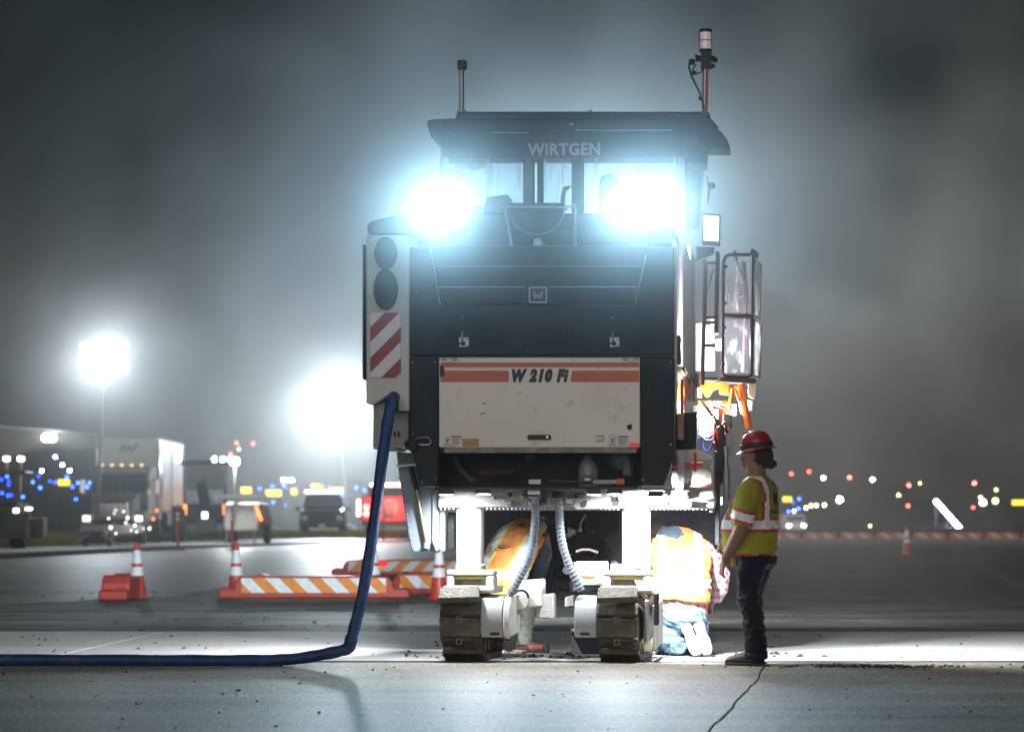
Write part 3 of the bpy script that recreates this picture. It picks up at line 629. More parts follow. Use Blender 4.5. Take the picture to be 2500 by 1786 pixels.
# --- work lamps that face the camera
def head(px, py, y, r, nx, energy, tgt, cone=165):
    p = q(px, py, y)
    h = MB().box(p.x - r * nx, p.x + r * nx, y + 0.02, y + 0.12, p.z - r, p.z + r).build('work_lamp', RUBBER, mm, bevel=0.01)
    MB().box(p.x - r * nx * .88, p.x + r * nx * .88, y + 0.005, y + 0.018, p.z - r * .85, p.z + r * .85).build('lens', LAMPW, h)
    lamp('SPOT', 'lamp_light', (p.x, y - 0.03, p.z), energy, (0.36, 0.74, 1.0), mm, aim=(p.x + tgt[0], y - 10, p.z + tgt[2]), cone=cone, blend=0.9, radius=0.05)
    return h
E0 = 270
head(1063, 508, -0.04, 0.075, 1.5, E0, (-0.5, 0, -1.2), 150)
head(1102, 508, -0.04, 0.075, 1.1, E0 * .7, (-0.3, 0, -1.2), 150)  # added beside the left lamp to widen its white bloom
head(1528, 505, -0.04, 0.08, 1.3, E0 * 0.95, (0.2, 0, -1.2), 150)
head(1618, 500, -0.04, 0.08, 1.3, E0 * 0.95, (0.9, 0, -1.2), 150)
# --- antennas
an = MB().tube([q(1127, 272, .3), q(1127, 171, .3)], 0.021, 12).build('mast_tube', STEEL, mm, True)
MB().box(q(1116, 160, .25).x, q(1138, 160, .25).x, 0.25, 0.33, q(1127, 171, .3).z, q(1127, 149, .3).z).build('mast_cap', RUBBER, an, bevel=0.008)
MB().cyl(q(1127, 273, .3), q(1127, 269, .3), 0.04).build('mast_flange', STEEL, an)
bm_ = MB().tube([q(1720, 272, .3), q(1722, 168, .3)], 0.022, 12).build('beacon_pole', STEEL, mm, True)
MB().tube([q(1724, 270, .285), q(1726, 172, .285)], 0.012, 8).build('red_cable_duct', REDP, bm_, True)
cl = MB().tube([q(1699, 141, .3), q(1746, 141, .3)], 0.016, 10).tube([q(1698, 147, .3), q(1746, 147, .3)], 0.012, 10)
cl.box(q(1711, 150, .25).x, q(1737, 150, .25).x, .24, .36, q(1720, 167, .3).z, q(1720, 128, .3).z).ball(q(1746, 147, .28), .022).ball(q(1700, 137, .28), .014).ball(q(1741, 161, .28), .018).ball(q(1690, 151, .28), .026)
cl.box(q(1681, 150, .25).x, q(1696, 150, .25).x, .26, .32, q(1690, 158, .3).z, q(1690, 147, .3).z)
cl.build('clamp', RUBBER, bm_, True)
MB().tube(rod([(1684, 152), (1682, 165), (1688, 185), (1700, 210), (1709, 228), (1714, 245), (1719, 266)], .27, 0), 0.008, 8).tube(rod([(1700, 158), (1692, 168), (1690, 178), (1700, 181), (1712, 176), (1718, 166)], .27, 0), 0.006, 8).ball(q(1694, 178, .27), .02).ball(q(1710, 240, .27), .017).build('cable', RUBBER, bm_, True)
def beacon_at(c):
    b = MB().lathe([(0.0505, 0), (0.0505, 0.02), (0.03, 0.022)], c).build('beacon_base', RUBBER, bm_, True)
    MB().lathe([(0.044, 0.022), (0.044, 0.155)], c).build('beacon_core', material('beacon_white', (0.8, 0.76, 0.76), 0.4, emit=(1, 0.85, 0.85), estr=0.25), bm_, True)
    MB().lathe([(0.0455, 0.086), (0.0455, 0.094)], c).build('beacon_ring', REDR, bm_, True)
    MB().lathe([(0.0525, 0.02), (0.0525, 0.158)], c).build('beacon_dome', CLEAR, bm_, True)
    MB().lathe([(0.0505, 0.157), (0.052, 0.165), (0.048, 0.18), (0.03, 0.184)], c).build('beacon_cap', RUBBER, bm_, True)
beacon_at(q(1722.5, 127, .3)); MB().cyl(q(1722, 135, .3), q(1722, 126, .3), 0.014).build('beacon_stem', RUBBER, bm_)
MB().tube([q(1709, 280, -.005), q(1712, 277, -.01), q(1718, 276, -.01), q(1724, 277, -.01), q(1727, 281, -.005)], 0.005, 6).build('lift_eye', STEEL, mm)
# --- control screen on its arm
scn = prm('control_screen', [(1716, 520), (1760, 524), (1758, 601), (1714, 598)], 0.15, 0.2, DARK, bevel=0.006)
prm('screen_glass', [(1718, 524.5), (1756, 527.5), (1754.5, 589.5), (1717, 587)], 0.143, 0.149, glow('lit_screen', (0.93, 0.94, 1.0), 1.6), scn, bevel=0)
for r_ in (rect(1721, 533, 1738, 536.5), rect(1744, 532, 1753, 535.5)): prm('screen_text', r_, 0.138, 0.142, material('screen_print', (0.3, 0.2, 0.28), 0.5, emit=(0.7, 0.5, 0.7), estr=0.7), scn, bevel=0)
prm('screen_arm', [(1700, 600), (1745, 604), (1742, 620), (1700, 640)], 0.3, 0.36, DARK)
mirr = prm('cab_mirror', [(1728, 446), (1738, 444), (1747, 450), (1746, 458), (1734, 460), (1727, 454)], 0.5, 0.56, CANO, bevel=0.01)
MB().tube([q(1726, 430, .55), q(1731, 460, .55), q(1728, 495, .55)], 0.008, 6).build('mirror_arm', STEEL, mirr)
# --- right flank
xe = q(1646, 700, 0).x
FLANK = material('pale_flank_paint', (0.62, 0.58, 0.58), 0.45, var=0.12, vscale=2, dirt=0.3, dirt_rgb=(0.35, 0.25, 0.25), dscale=2)
yy = 0.06
for ln_, zt_, zb_ in ((1.35, 585, 1010), (1.5, 590, 1020), (1.6, 596, 905), (1.6, 600, 905)):
    z1, z0 = q(1648, zt_, yy).z, q(1648, zb_, yy).z
    MB().box(xe - 0.02, xe + 0.02, yy, yy + ln_ - 0.02, z0, z1).build('flank_panel', FLANK, mm, bevel=0.006)
    MB().box(xe + 0.02, xe + 0.024, yy + 0.05, yy + ln_ - 0.1, q(1648, 968, yy).z, q(1648, 925, yy).z).build('flank_stripe', ORANGE, mm)
    yy += ln_
MB().box(xe + 0.02, xe + 0.05, 0.12, 0.3, q(1652, 888, .1).z, q(1652, 818, .1).z).build('flank_latch', RUBBER, mm, bevel=0.006)
MB().box(xe + 0.02, xe + 0.06, 0.1, 1.2, q(1655, 905, .1).z, q(1655, 893, .1).z).build('step_bracket', STEEL, mm, bevel=0.004)
for k in range(4): MB().ball((xe + 0.062, 0.2 + 0.28 * k, q(1655, 899, .1).z), 0.016).build('bolt_head', INK, mm)
MB().tube([(xe + .05, 0.5, q(1660, 1015, .5).z), (xe + .05, 0.5, q(1660, 925, .5).z)], 0.016, 8).build('grab_rail', REDP, mm)
# ladder and guard frame
RAILM = material('dark_maroon_tube', (0.075, 0.035, 0.045), 0.35, 0.2)
MB().tube(rod([(1715, 940), (1716, 870), (1719, 780), (1722, 650), (1718, 632), (1710, 622)], 0.7, 0), 0.019, 10).build('ladder_rail', RAILM, mm, True)
MB().tube(rod([(1748, 815), (1750, 700), (1752, 625), (1750, 614)], 0.75, 0), 0.019, 10).build('ladder_rail', RAILM, mm, True)
for (x0, x1, y_) in ((1723, 1748, 643), (1721, 1748, 776), (1722, 1748, 789), (1722, 1748, 843), (1720, 1752, 925)):
    MB().box(q(x0, y_, .72).x, q(x1, y_, .72).x, 0.68, 0.78, q(1730, y_ + 4, .72).z, q(1730, y_ - 4, .72).z).build('ladder_rung', RAILM, mm, bevel=0.004)
MB().tube(rod([(1727, 708), (1742, 655)], 0.74, 0), 0.008, 6).build('ladder_brace', STEEL, mm)
# clear walled platform
cg = prm('platform_frame', rrect(1758, 619, 1842, 922, 10) , 0.82, 0.86, RAILM)
bpy.data.objects.remove(cg)
def loop(l, y, r, name, mat, n=8):
    return MB().tube(rod(l + [l[0]], y, 0), r, n).build(name, mat, mm, True)
loop([(1764, 912), (1766, 640), (1772, 626), (1780, 622), (1828, 622), (1838, 618), (1838, 771), (1835, 778), (1835, 914), (1826, 919), (1772, 918)], 0.85, 0.015, 'platform_frame', RAILM)
MB().tube(rod([(1764, 770), (1835, 772)], .85, 0), .018, 8).build('platform_midrail', RAILM, mm)
prm('clear_panel', [(1768, 632), (1836, 634), (1836, 764), (1768, 762)], 0.86, 0.866, CLEAR, bevel=0)
prm('clear_panel', [(1766, 780), (1834, 780), (1834, 910), (1764, 910)], 0.86, 0.866, CLEAR, bevel=0)
for y0_, y1_ in ((632, 770), (782, 915)):
    a = [q(1840, y0_ - 3, .86), q(1858, y0_ + 12, 1.6), q(1854, y1_ + 6, 1.6), q(1836, y1_, .86)]
    MB().prism(a, [v + Vector((0.008, 0, 0)) for v in a]).build('clear_panel', CLEAR, mm)
    MB().tube(a + [a[0]], 0.009, 6).build('panel_edge', RAILM, mm)
    for v in a:
        c = sum(a, Vector()) / 4; MB().ball(v.lerp(c, 0.14), 0.012).build('bolt_head', INK, mm)
for x_, y_ in ((1770, 651), (1769, 740), (1767, 799), (1764, 888)): MB().ball(q(x_, y_, .84), 0.022, 0.008, 0.014).build('panel_clip', RAILM, mm, True)
prm('platform_cap', [(1833, 607), (1838, 606), (1853, 618), (1851, 627), (1832, 622)], 0.8, 0.95, RUBBER)
MB().tube(rod([(1815, 640), (1822, 730), (1817, 905)], 1.3, 0), .02, 8).build('hand_rail', RAILM, mm)
MB().tube(rod([(1792, 612), (1798, 640), (1816, 690)], 1.1, 0), .016, 8).tube(rod([(1768, 670), (1785, 745)], 1.2, 0), .008, 6).tube(rod([(1788, 745), (1792, 728), (1800, 722), (1816, 720)], 1.2, 0), .012, 8).build('control_stick', STEEL, mm, True)
prm('platform_floor', [(1757, 921), (1842, 923), (1848, 930), (1840, 936), (1757, 932)], 0.8, 1.8, DARK)
prm('platform_bracket', [(1826, 930), (1848, 930), (1846, 968), (1838, 972), (1826, 965)], 0.9, 1.1, WHITEP)
# lit work area behind the ladder
MB().cyl(q(1722, 905, 1.6), q(1722, 790, 1.6), 0.085, 18).build('water_tank', WHITEP, mm, True)
MB().cyl(q(1727, 1068, 1.5), q(1727, 990, 1.5), 0.12, 18).build('water_tank', WHITEP, mm, True)
# orange lifting gear
oa = prm('lift_arm', [(1708, 928), (1768, 934), (1768, 944), (1742, 952), (1730, 970), (1722, 968), (1712, 950)], 1.0, 1.12, ORANGE)
prm('lift_bracket', [(1756, 929), (1782, 929), (1780, 962), (1773, 964), (1756, 961)], 0.95, 1.1, ORANGE)
prm('lift_plate', [(1704, 978), (1784, 978), (1780, 990), (1706, 994)], 1.1, 1.2, ORANGE)
prm('lift_plate', [(1740, 992), (1782, 992), (1782, 1010), (1766, 1015), (1762, 1030), (1742, 1052)], 1.15, 1.25, ORANGE)
MB().tube(rod([(1809, 932), (1815, 980), (1828, 1045)], 1.0, 0), 0.03, 12).build('orange_strut', ORANGE, mm, True)
MB().tube(rod([(1800, 935), (1812, 1000), (1821, 1040)], 1.05, 0), 0.02, 12).build('dark_strut', DARK, mm, True)
MB().tube(rod([(1788, 948), (1783, 980), (1780, 1010)], 0.95, 0), 0.016, 10).tube(rod([(1793, 948), (1800, 965), (1804, 978)], 0.95, 0), 0.012, 10).build('fork_link', ORANGE, mm, True)
prm('cross_tube', [(1785, 938), (1808, 940), (1810, 952), (1786, 950)], 1.0, 1.1, ORANGE)
for y_ in (984, 992): MB().tube(rod([(1704, y_ + 4), (1730, y_ - 6), (1755, y_), (1775, y_ + 8)], 1.0, 0), .008, 6).build('red_hose', REDP, mm, True)
MB().tube(rod([(1713, 978), (1735, 1008), (1754, 1030), (1768, 1048)], 0.8, 0), .012, 8).build('black_cable', RUBBER, mm, True)
lb = prm('lamp_box', rect(1764, 1011, 1787, 1045), 0.9, 1.0, DARK)
rr = random.Random(5)
for k in range(9):
    a = (1742 + rr.uniform(-10, 20), 1052 + rr.uniform(-8, 30))
    MB().tube(rod([a, (a[0] + rr.uniform(4, 16), a[1] + rr.uniform(-16, 10)), (a[0] + rr.uniform(10, 26), a[1] + rr.uniform(-18, 16))], 0.9 + rr.uniform(-.1, .1), 0), rr.uniform(.008, .016), 7).build('hydraulic_hose', random.choice([RUBBER, RUBBER, REDP]), mm, True)
MB().tube(rod([(1704, 1058), (1722, 1074), (1735, 1075), (1752, 1062)], .95, 0), .01, 8).tube(rod([(1716, 1072), (1715, 1090), (1724, 1102), (1735, 1094), (1737, 1078)], .95, 0), .01, 8).build('blue_hose', material('blue_hose_paint', (0.03, 0.05, 0.25), 0.4), mm, True)
prm('battery_guard', [(1778, 1040), (1788, 1062), (1788, 1110), (1786, 1116), (1776, 1112), (1772, 1060)], 0.8, 0.84, material('slate_plate', (0.2, 0.22, 0.26), 0.4))
MB().cyl(q(1774, 1220, .8), q(1774, 1138, .8), 0.03, 14).cyl(q(1773, 1138, .8), q(1772, 1095, .8), 0.021, 14).build('steering_cylinder', material('slate_grey_steel', (0.3, 0.33, 0.38), 0.3, 0.5), mm, True)
prm('side_post', rect(1745, 1100, 1757, 1330), 0.9, 1.0, DARK)
prm('dark_machinery', [(1655, 1010), (1703, 1004), (1700, 1098), (1650, 1098), (1658, 1040)], 0.5, 1.2, BLACK)  # dark block for the machinery below the flank panels
prm('filter_canister', [(1652, 1010), (1668, 1008), (1670, 1072), (1653, 1074)], 0.3, 0.5, material('bronze_filter', (0.25, 0.16, 0.12), 0.4, 0.4, var=0.2))
MB().cyl(q(1831, 1002, 1.2), q(1834, 978, 1.2), 0.03, 12).build('fluid_bottle', WHITEP, mm, True)
prm('valve_block', [(1738, 1050), (1768, 1046), (1774, 1072), (1762, 1100), (1748, 1104), (1736, 1080)], 1.0, 1.2, RUBBER, bevel=.012)
prm('valve_bracket', [(1744, 1100), (1770, 1098), (1768, 1180), (1757, 1186), (1744, 1180)], 1.1, 1.2, BLACK, bevel=.01)
for k in range(6): MB().tube(rod([(1748 + 3 * k, 1030 + 4 * k), (1744 + 5 * k, 1062), (1752 + 2 * k, 1100), (1748 + 3 * k, 1150)], .88 - .02 * k, 0), .009, 7).build('hydraulic_hose', RUBBER, mm, True)
# lower right white structure
prm('support_strut', [(1633, 1110), (1646, 1100), (1640, 1128), (1634, 1192), (1620, 1190)], 0.1, 0.2, WHITEP)
prm('support_plate', [(1640, 1142), (1720, 1142), (1738, 1150), (1740, 1200), (1675, 1200), (1665, 1206), (1640, 1200)], 0.35, 0.4, FRAMEW)
prm('support_top', [(1648, 1098), (1700, 1096), (1736, 1110), (1740, 1122), (1660, 1118), (1648, 1108)], 0.4, 0.6, WHITEP)
MB().cyl(q(1640, 1134, .3), q(1716, 1134, .3), 0.021, 12).cyl(q(1697, 1150, .28), q(1697, 1104, .28), 0.012, 10).build('red_handle', REDP, mm, True)
coil = []
for k in range(181):
    t = k / 180; c = q(1657 + 6 * math.sin(t * 3), 1098 + 100 * t, .28); a = t * 2 * math.pi * 22
    coil.append(c + Vector((0.028 * math.cos(a), 0.028 * math.sin(a), 0)))
MB().tube(coil, 0.006, 5).build('coiled_cable', material('pale_coil', (0.75, 0.77, 0.85), 0.4), mm, True)
prm('red_wedge', [(1710, 1188), (1738, 1178), (1737, 1186)], 0.345, 0.35, REDP, bevel=0)
MB().cyl(q(1737, 1250, .5), q(1737, 1120, .5), 0.018, 10).build('side_pin', WHITEP, mm, True)
# --- left side plate and its cylinder
PLATE = material('blue_grey_plate', (0.2, 0.25, 0.3), 0.42, var=0.15, dirt=0.25)
prm('side_plate', [(967, 1102), (1016, 1106), (1030, 1186), (1058, 1190), (1056, 1344), (1008, 1348), (1000, 1330), (985, 1230), (975, 1165)], 0.45, 0.55, PLATE, bevel=0.01)
prm('plate_flange', [(964, 1133), (1016, 1129), (1016, 1138), (970, 1140)], 0.38, 0.55, STEEL)
prm('side_post', rect(1055, 1190, 1071, 1348), 0.4, 0.5, PLATE)
prm('post_clevis', [(1056, 1308), (1076, 1308), (1076, 1326), (1070, 1344), (1064, 1344), (1056, 1322)], 0.33, 0.4, WHITEP)
cyl_ = MB().tube([q(1016, 1192, .38), q(1043, 1325, .38)], 0.018, 12).build('lift_cylinder', material('tan_rod', (0.33, 0.28, 0.18), 0.3, 0.5), mm, True)
MB().tube([q(1003, 1140, .38), q(1018, 1195, .38)], 0.022, 12).build('cylinder_barrel', DARK, cyl_, True)
MB().lathe([(.026, 0), (.026, .05)], q(1042, 1338, .38)).build('cylinder_eye', PLATE, cyl_, True)
for k in range(6): MB().ball(q(976 + k * 5.3, 1165 + k * 30, .45), 0.012).build('bolt_head', STEEL, mm)
prm('side_frame', [(1074, 1240), (1086, 1240), (1086, 1345), (1074, 1345)], 0.5, 0.6, WHITEP)
prm('side_frame', [(1092, 1250), (1110, 1250), (1110, 1340), (1092, 1345)], 0.7, 0.8, DARK)
# --- undercarriage
MB().xz(pts([(1074, 1197), (1742, 1197), (1746, 1225), (1743, 1240), (1587, 1240), (1586, 1236), (1404, 1243), (1400, 1236), (1070, 1238), (1070, 1215)], .25), .25, .95).build('chassis_beam', FRAMEW, mm, bevel=0.01)
rr = random.Random(2)
nut = MB().lathe([(.011, 0), (.011, .012), (.006, .014)]).mesh('nut'); nut.materials.append(STEEL)
for k in range(64):
    x_ = 1076 + k * 10.3
    if 1112 < x_ < 1182 or 1518 < x_ < 1590: continue
    p = q(x_, 1243, .3); o = bpy.data.objects.new('bolt_head', nut); COL.objects.link(o); o.parent = mm; o.location = p
for k in range(26):
    a = rr.uniform(1190, 1510) if k < 18 else rr.uniform(1600, 1740); b = rr.uniform(1200, 1225); w, h = rr.uniform(6, 22), rr.uniform(5, 14)
    prm('frame_fitting', [(a, b), (a + w, b + rr.uniform(-3, 3)), (a + w * .9, b + h), (a + 2, b + h)], 0.2 - rr.uniform(0, .06), 0.26, rr.choice([FRAMEW, STEEL, DARK, DARK, WHITEP]), bevel=0.004)
prm('mill_housing', rect(1182, 1246, 1519, 1442), 3.0, 4.2, material('oily_black_steel', (0.022, 0.02, 0.026), 0.4, 0.3, var=0.4, bump=0.5, bscale=20))
prm('mill_housing', rect(1587, 1246, 1744, 1442), 3.0, 4.2, material('oily_black_steel_side', (0.025, 0.024, 0.035), 0.45, 0.3, var=0.4, bump=0.5, bscale=20))
GUT = [DARK, material('oily_brown', (0.07, 0.05, 0.045), 0.35, 0.4, var=0.4), material('oily_grey', (0.26, 0.26, 0.27), 0.3, 0.5, var=0.3), RUBBER, material('oily_steel_edge', (0.5, 0.5, 0.5), 0.35, 0.7)]
for k in range(60):
    a, b, y_ = rr.uniform(1300, 1510), rr.uniform(1255, 1420), rr.uniform(2.7, 2.95)
    m = rr.choice(GUT); t = rr.random()
    if t < .35: MB().cyl(q(a, b, y_), q(a + rr.uniform(-3, 3), b + rr.uniform(8, 30), y_), rr.uniform(.015, .05), 10).build('gear_motor', m, mm, True, .004)
    elif t < .6: MB().cyl(q(a, b, y_), q(a, b, y_ + .15), rr.uniform(.02, .05), 12).build('gear_cap', m, mm, True, .004)
    elif t < .8:
        w, h = rr.uniform(8, 26), rr.uniform(5, 18); prm('gear_cover', [(a, b), (a + w, b + rr.uniform(-4, 4)), (a + w, b + h), (a, b + h)], y_, y_ + .1, m, bevel=.006)
    else: MB().tube(rod([(a, b), (a + rr.uniform(-14, 14), b + rr.uniform(8, 22)), (a + rr.uniform(-22, 22), b + rr.uniform(22, 48))], y_, 0), rr.uniform(.008, .016), 7).build('hydraulic_hose', m, mm, True)
MB().tube(rod([(1406, 1346), (1420, 1341), (1440, 1341), (1460, 1348)], 1.0, 0), .011, 8).build('pale_bar', material('pale_pink_bar', (0.45, 0.36, 0.36), 0.5), mm, True)
prm('drum_guard', [(1300, 1340), (1345, 1340), (1350, 1395), (1300, 1400)], 2.5, 2.6, DARK)
for k in range(5): MB().tube(rod([(1318 + 9 * k, 1398), (1320 + 9 * k, 1425), (1330 + 7 * k, 1450)], 2.4, 0), .014, 8).build('hydraulic_hose', RUBBER, mm, True)
# columns
COLM = material('white_lifting_column', (0.62, 0.62, 0.6), 0.35, var=0.08, dirt=0.1, dirt_rgb=(0.35, 0.33, 0.28))
for cx in (1148, 1553):
    c = q(cx, 1300, .42); MB().cyl((c.x, .42, q(cx, 1385, .42).z), (c.x, .42, q(cx, 1196, .42).z), px_r(34, .42), 32).build('lifting_column', COLM, mm, True)
# ribbed suction hoses
RIB = material('ribbed_grey_hose', (0.2, 0.235, 0.28), 0.35)
for path in ([(1306, 1214), (1307, 1240), (1307, 1265), (1304, 1300), (1298, 1340), (1288, 1370), (1272, 1402), (1256, 1432), (1243, 1452)], [(1363, 1212), (1365, 1240), (1366, 1265), (1370, 1310), (1378, 1345), (1390, 1380), (1405, 1412), (1420, 1442)]):
    P = rod(path, 0.12, 0); S = []
    for i in range(len(P) - 1):      # Catmull-Rom through the points
        p0, p1, p2, p3 = P[max(0, i - 1)], P[i], P[i + 1], P[min(len(P) - 1, i + 2)]
        for k in range(20):
            t = k / 20; S.append(0.5 * ((2 * p1) + (p2 - p0) * t + (2 * p0 - 5 * p1 + 4 * p2 - p3) * t * t + (3 * p1 - p0 - 3 * p2 + p3) * t ** 3))
    L = 0; rs = []; last = S[0]
    for s_ in S: L += (s_ - last).length; last = s_; rs.append(0.0335 + (0.004 if (L / 0.034) % 1 < 0.22 else 0.0) - 0.003 * ((L / 0.034) % 1))
    h = MB().tube(S, rs, 14).build('suction_hose', RIB, mm); h.data.shade_smooth(); h.data.set_sharp_from_angle(angle=R(30))
    MB().lathe([(.05, 0), (.052, .03), (.04, .055)], S[0] - Vector((0, 0, .01))).build('hose_clamp', DARK if path[0][0] > 1330 else STEEL, h, True)
# --- crawler tracks
TRACKM = material('muddy_track_pad', (0.055, 0.046, 0.03), 0.5, var=0.5, vscale=8, dirt=0.4, dirt_rgb=(0.16, 0.13, 0.07), dscale=7, bump=0.5, bscale=50)
LINKM = material('track_chain_steel', (0.2, 0.16, 0.11), 0.4, 0.6, var=0.4, dirt=0.3)
def shoe_mesh(w):
    m = MB(); h = w / 2
    m.yz([(-.078, .0), (-.078, .012), (-.066, .034), (.05, .034), (.062, .05), (.078, .05), (.078, .0)], -h, h)
    me = m.mesh('track_shoe'); me.materials.append(TRACKM); return me
SHW = px_r(99); SHM = shoe_mesh(SHW)
def crawler(px, y0, side, yaw, full=True):
    """track unit; y0 depth of its front, side = +1 motor housing at the right"""
    t = empty('crawler_track'); t.parent = mm
    c = q(px, 1607, y0); t.location = (c.x, y0, 0.0); t.rotation_euler = (0, 0, yaw)
    L, Ht, Rr = 1.25, 0.50, 0.235     # loop of a front sprocket, a lower run and a rear idler
    path = []; P = [(Rr + .03, Rr + .0, Rr)]
    # straight bottom from front to back, arcs at both ends
    cf, cb = (Rr + 0.045, 0.30, Rr), (L - .2, 0.235, 0.19)
    n = 60
    def arc(c, a0, a1, k): return [(c[0] + c[2] * math.cos(R(a0 + (a1 - a0) * i / k)), c[1] + c[2] * math.sin(R(a0 + (a1 - a0) * i / k))) for i in range(k + 1)]
    low = arc((0.33, 0.235, 0.19), 200, 268, 8)
    pth = arc(cf, 95, 196, 16) + low + arc(cb, 270, 440, 20)
    pth.append(pth[0]); seg = [0]
    for a, b in zip(pth, pth[1:]): seg.append(seg[-1] + math.hypot(b[0] - a[0], b[1] - a[1]))
    N = 19; tot = seg[-1]
    for k in range(N):
        s = (k + 0.42) * tot / N; i = max(j for j in range(len(seg) - 1) if seg[j] <= s); u = (s - seg[i]) / max(1e-6, seg[i + 1] - seg[i])
        a, b = pth[i], pth[i + 1]; yy_, zz = a[0] + (b[0] - a[0]) * u, a[1] + (b[1] - a[1]) * u
        d = Vector((0, b[0] - a[0], b[1] - a[1])).normalized(); nrm = Vector((0, -d.z, d.y))
        o = bpy.data.objects.new('track_shoe', SHM); COL.objects.link(o); o.parent = t
        if nrm.dot(Vector((0, yy_ - .6, zz - .27))) < 0: nrm = -nrm
        X = Vector((1, 0, 0)); Yv = nrm.cross(X)
        o.matrix_local = Matrix.Translation((0, yy_, zz)) @ Matrix((( 1, Yv.x, nrm.x, 0), (0, Yv.y, nrm.y, 0), (0, Yv.z, nrm.z, 0), (0, 0, 0, 1)))
    if full:
        for z_ in (.345, .17):
            for a0, a1, b0, b1 in ((-.022, .022, .018, .023), (-.022, .022, -.023, -.018), (-.022, -.017, -.018, .018), (.017, .022, -.018, .018)):
                MB().box(a0, a1, -.012, .004, z_ + b0, z_ + b1).build('pad_mark', LINKM, t)
    for sx in (-.07, .07):
        ch = MB()
        ins = [(y_ + (0.6 - y_) * .06, z_ + (.27 - z_) * .06) for y_, z_ in pth[:-1]]; inn = [(y_ + (0.6 - y_) * .16, z_ + (.27 - z_) * .2) for y_, z_ in pth[:-1]]
        k = len(ins)
        for x_ in (sx - .02, sx + .02): ch.add([(x_, a, b) for a, b in ins] + [(x_, a, b) for a, b in inn], [[i, (i + 1) % k, k + (i + 1) % k, k + i] for i in range(k)])
        o_ = len(ch.v) // 2; ch.f += [[i, (i + 1) % k, o_ + (i + 1) % k, o_ + i] for i in range(k)]
        ch.build('track_chain', LINKM, t)
    fm = MB().yz([(.18, .12), (1.2, .1), (1.22, .3), (.95, .36), (.4, .44), (.2, .42)], -.055, .055).build('track_frame', DARK, t, bevel=.01)
    for k in range(5): MB().cyl((-.1, .3 + .18 * k, .10), (.1, .3 + .18 * k, .10), .055, 14).build('track_roller', LINKM, t, True)
    MB().cyl((-.08, cf[0], cf[1]), (.08, cf[0], cf[1]), .17, 20).build('sprocket', LINKM, t, True, .01)
    # front pads' fixing bolts and mark
    hx0, hx1 = (SHW / 2 + .005, SHW / 2 + .245) if side > 0 else (-SHW / 2 - .185, -SHW / 2 - .005)
    hp = [(.02 + .17 - .17 * math.cos(R(a)), .36 + .17 * math.sin(R(a))) for a in range(0, 91, 15)] + [(.5, .53), (.55, .22), (.06, .2), (.02, .26)]
    hm_ = MB().yz([(a, b) for a, b in hp], hx0, hx1 - .06 * (side > 0)).build('drive_motor_guard', material('grey_motor_guard', (0.3, 0.31, 0.32), 0.4, var=.1, dirt=.2), t, True, .008)
    if side > 0: MB().yz([(a - .01, b + .004) for a, b in hp], hx1 - .055, hx1).build('guard_flange', WHITEP, hm_, True, .008)
    xm = (hx0 + hx1) / 2
    MB().box(xm - .045, xm + .035, .03, .07, .22, .3).build('guard_cover', RUBBER, hm_, bevel=.008)
    if full:
        br = empty('track_bracket'); br.parent = t
        w0, w1 = -SHW / 2 + .03, SHW / 2 + .1
        z0 = .60; z1 = .735
        f = MB().box(w0, w1, .16, .3, z1 - .045, z1).box(w0, w0 + .06, .16, .3, z0, z1 - .045).box(w1 - .07, w1, .16, .3, z0, z1 - .045).build('bracket_yoke', WHITEP, br, bevel=.012)
        MB().cyl((w0 + .06, .24, .675), (w1 - .07, .24, .675), .02, 12).build('bracket_pin', YELP, br, True)
        MB().yz([(.1, .585), (.13, .61), (.6, .61), (.6, .55), (.12, .55)], -SHW / 2 + .01, SHW / 2 + .1).build('bracket_base', WHITEP, br, bevel=.01)
        MB().cyl((0.02, .42, .60), (0.02, .42, .78), .125, 28).build('bracket_socket', WHITEP, br, True, .01)
        if side < 0:
            MB().yz([(.1, .5), (.5, .56), (.5, .2), (.16, .16)], SHW / 2 + .05, SHW / 2 + .08).build('side_guard', WHITEP, t, bevel=.008)
            MB().yz([(.2, .46), (.75, .5), (.75, .14), (.25, .1)], SHW / 2 + .1, SHW / 2 + .13).build('side_guard', GREYP, t, bevel=.008)
            MB().box(SHW / 2 + .12, SHW / 2 + .16, .1, .16, .3, .56).build('side_stop', DARK, t, bevel=.01)
    return t
crawler(1121, 0.0, 1, R(-4)); crawler(1506, 0.0, -1, R(-4))
crawler(1180, 6.4, 1, R(0), False); crawler(1500, 6.4, -1, R(0), False)
# top front pads, tilted towards the light, on the two front tracks
for cx in (1120, 1507):
    a = [q(cx - 47, 1432, .02), q(cx + 50, 1429, .02), q(cx + 51, 1457, -.05), q(cx - 51, 1460, -.05)]
    b = [v + Vector((0, .05, -.02)) for v in a]; b[2] += Vector((0, 0, -.025)); b[3] += Vector((0, 0, -.025))
    MB().prism(a, b).build('front_pad', TRACKM, mm, bevel=.006)
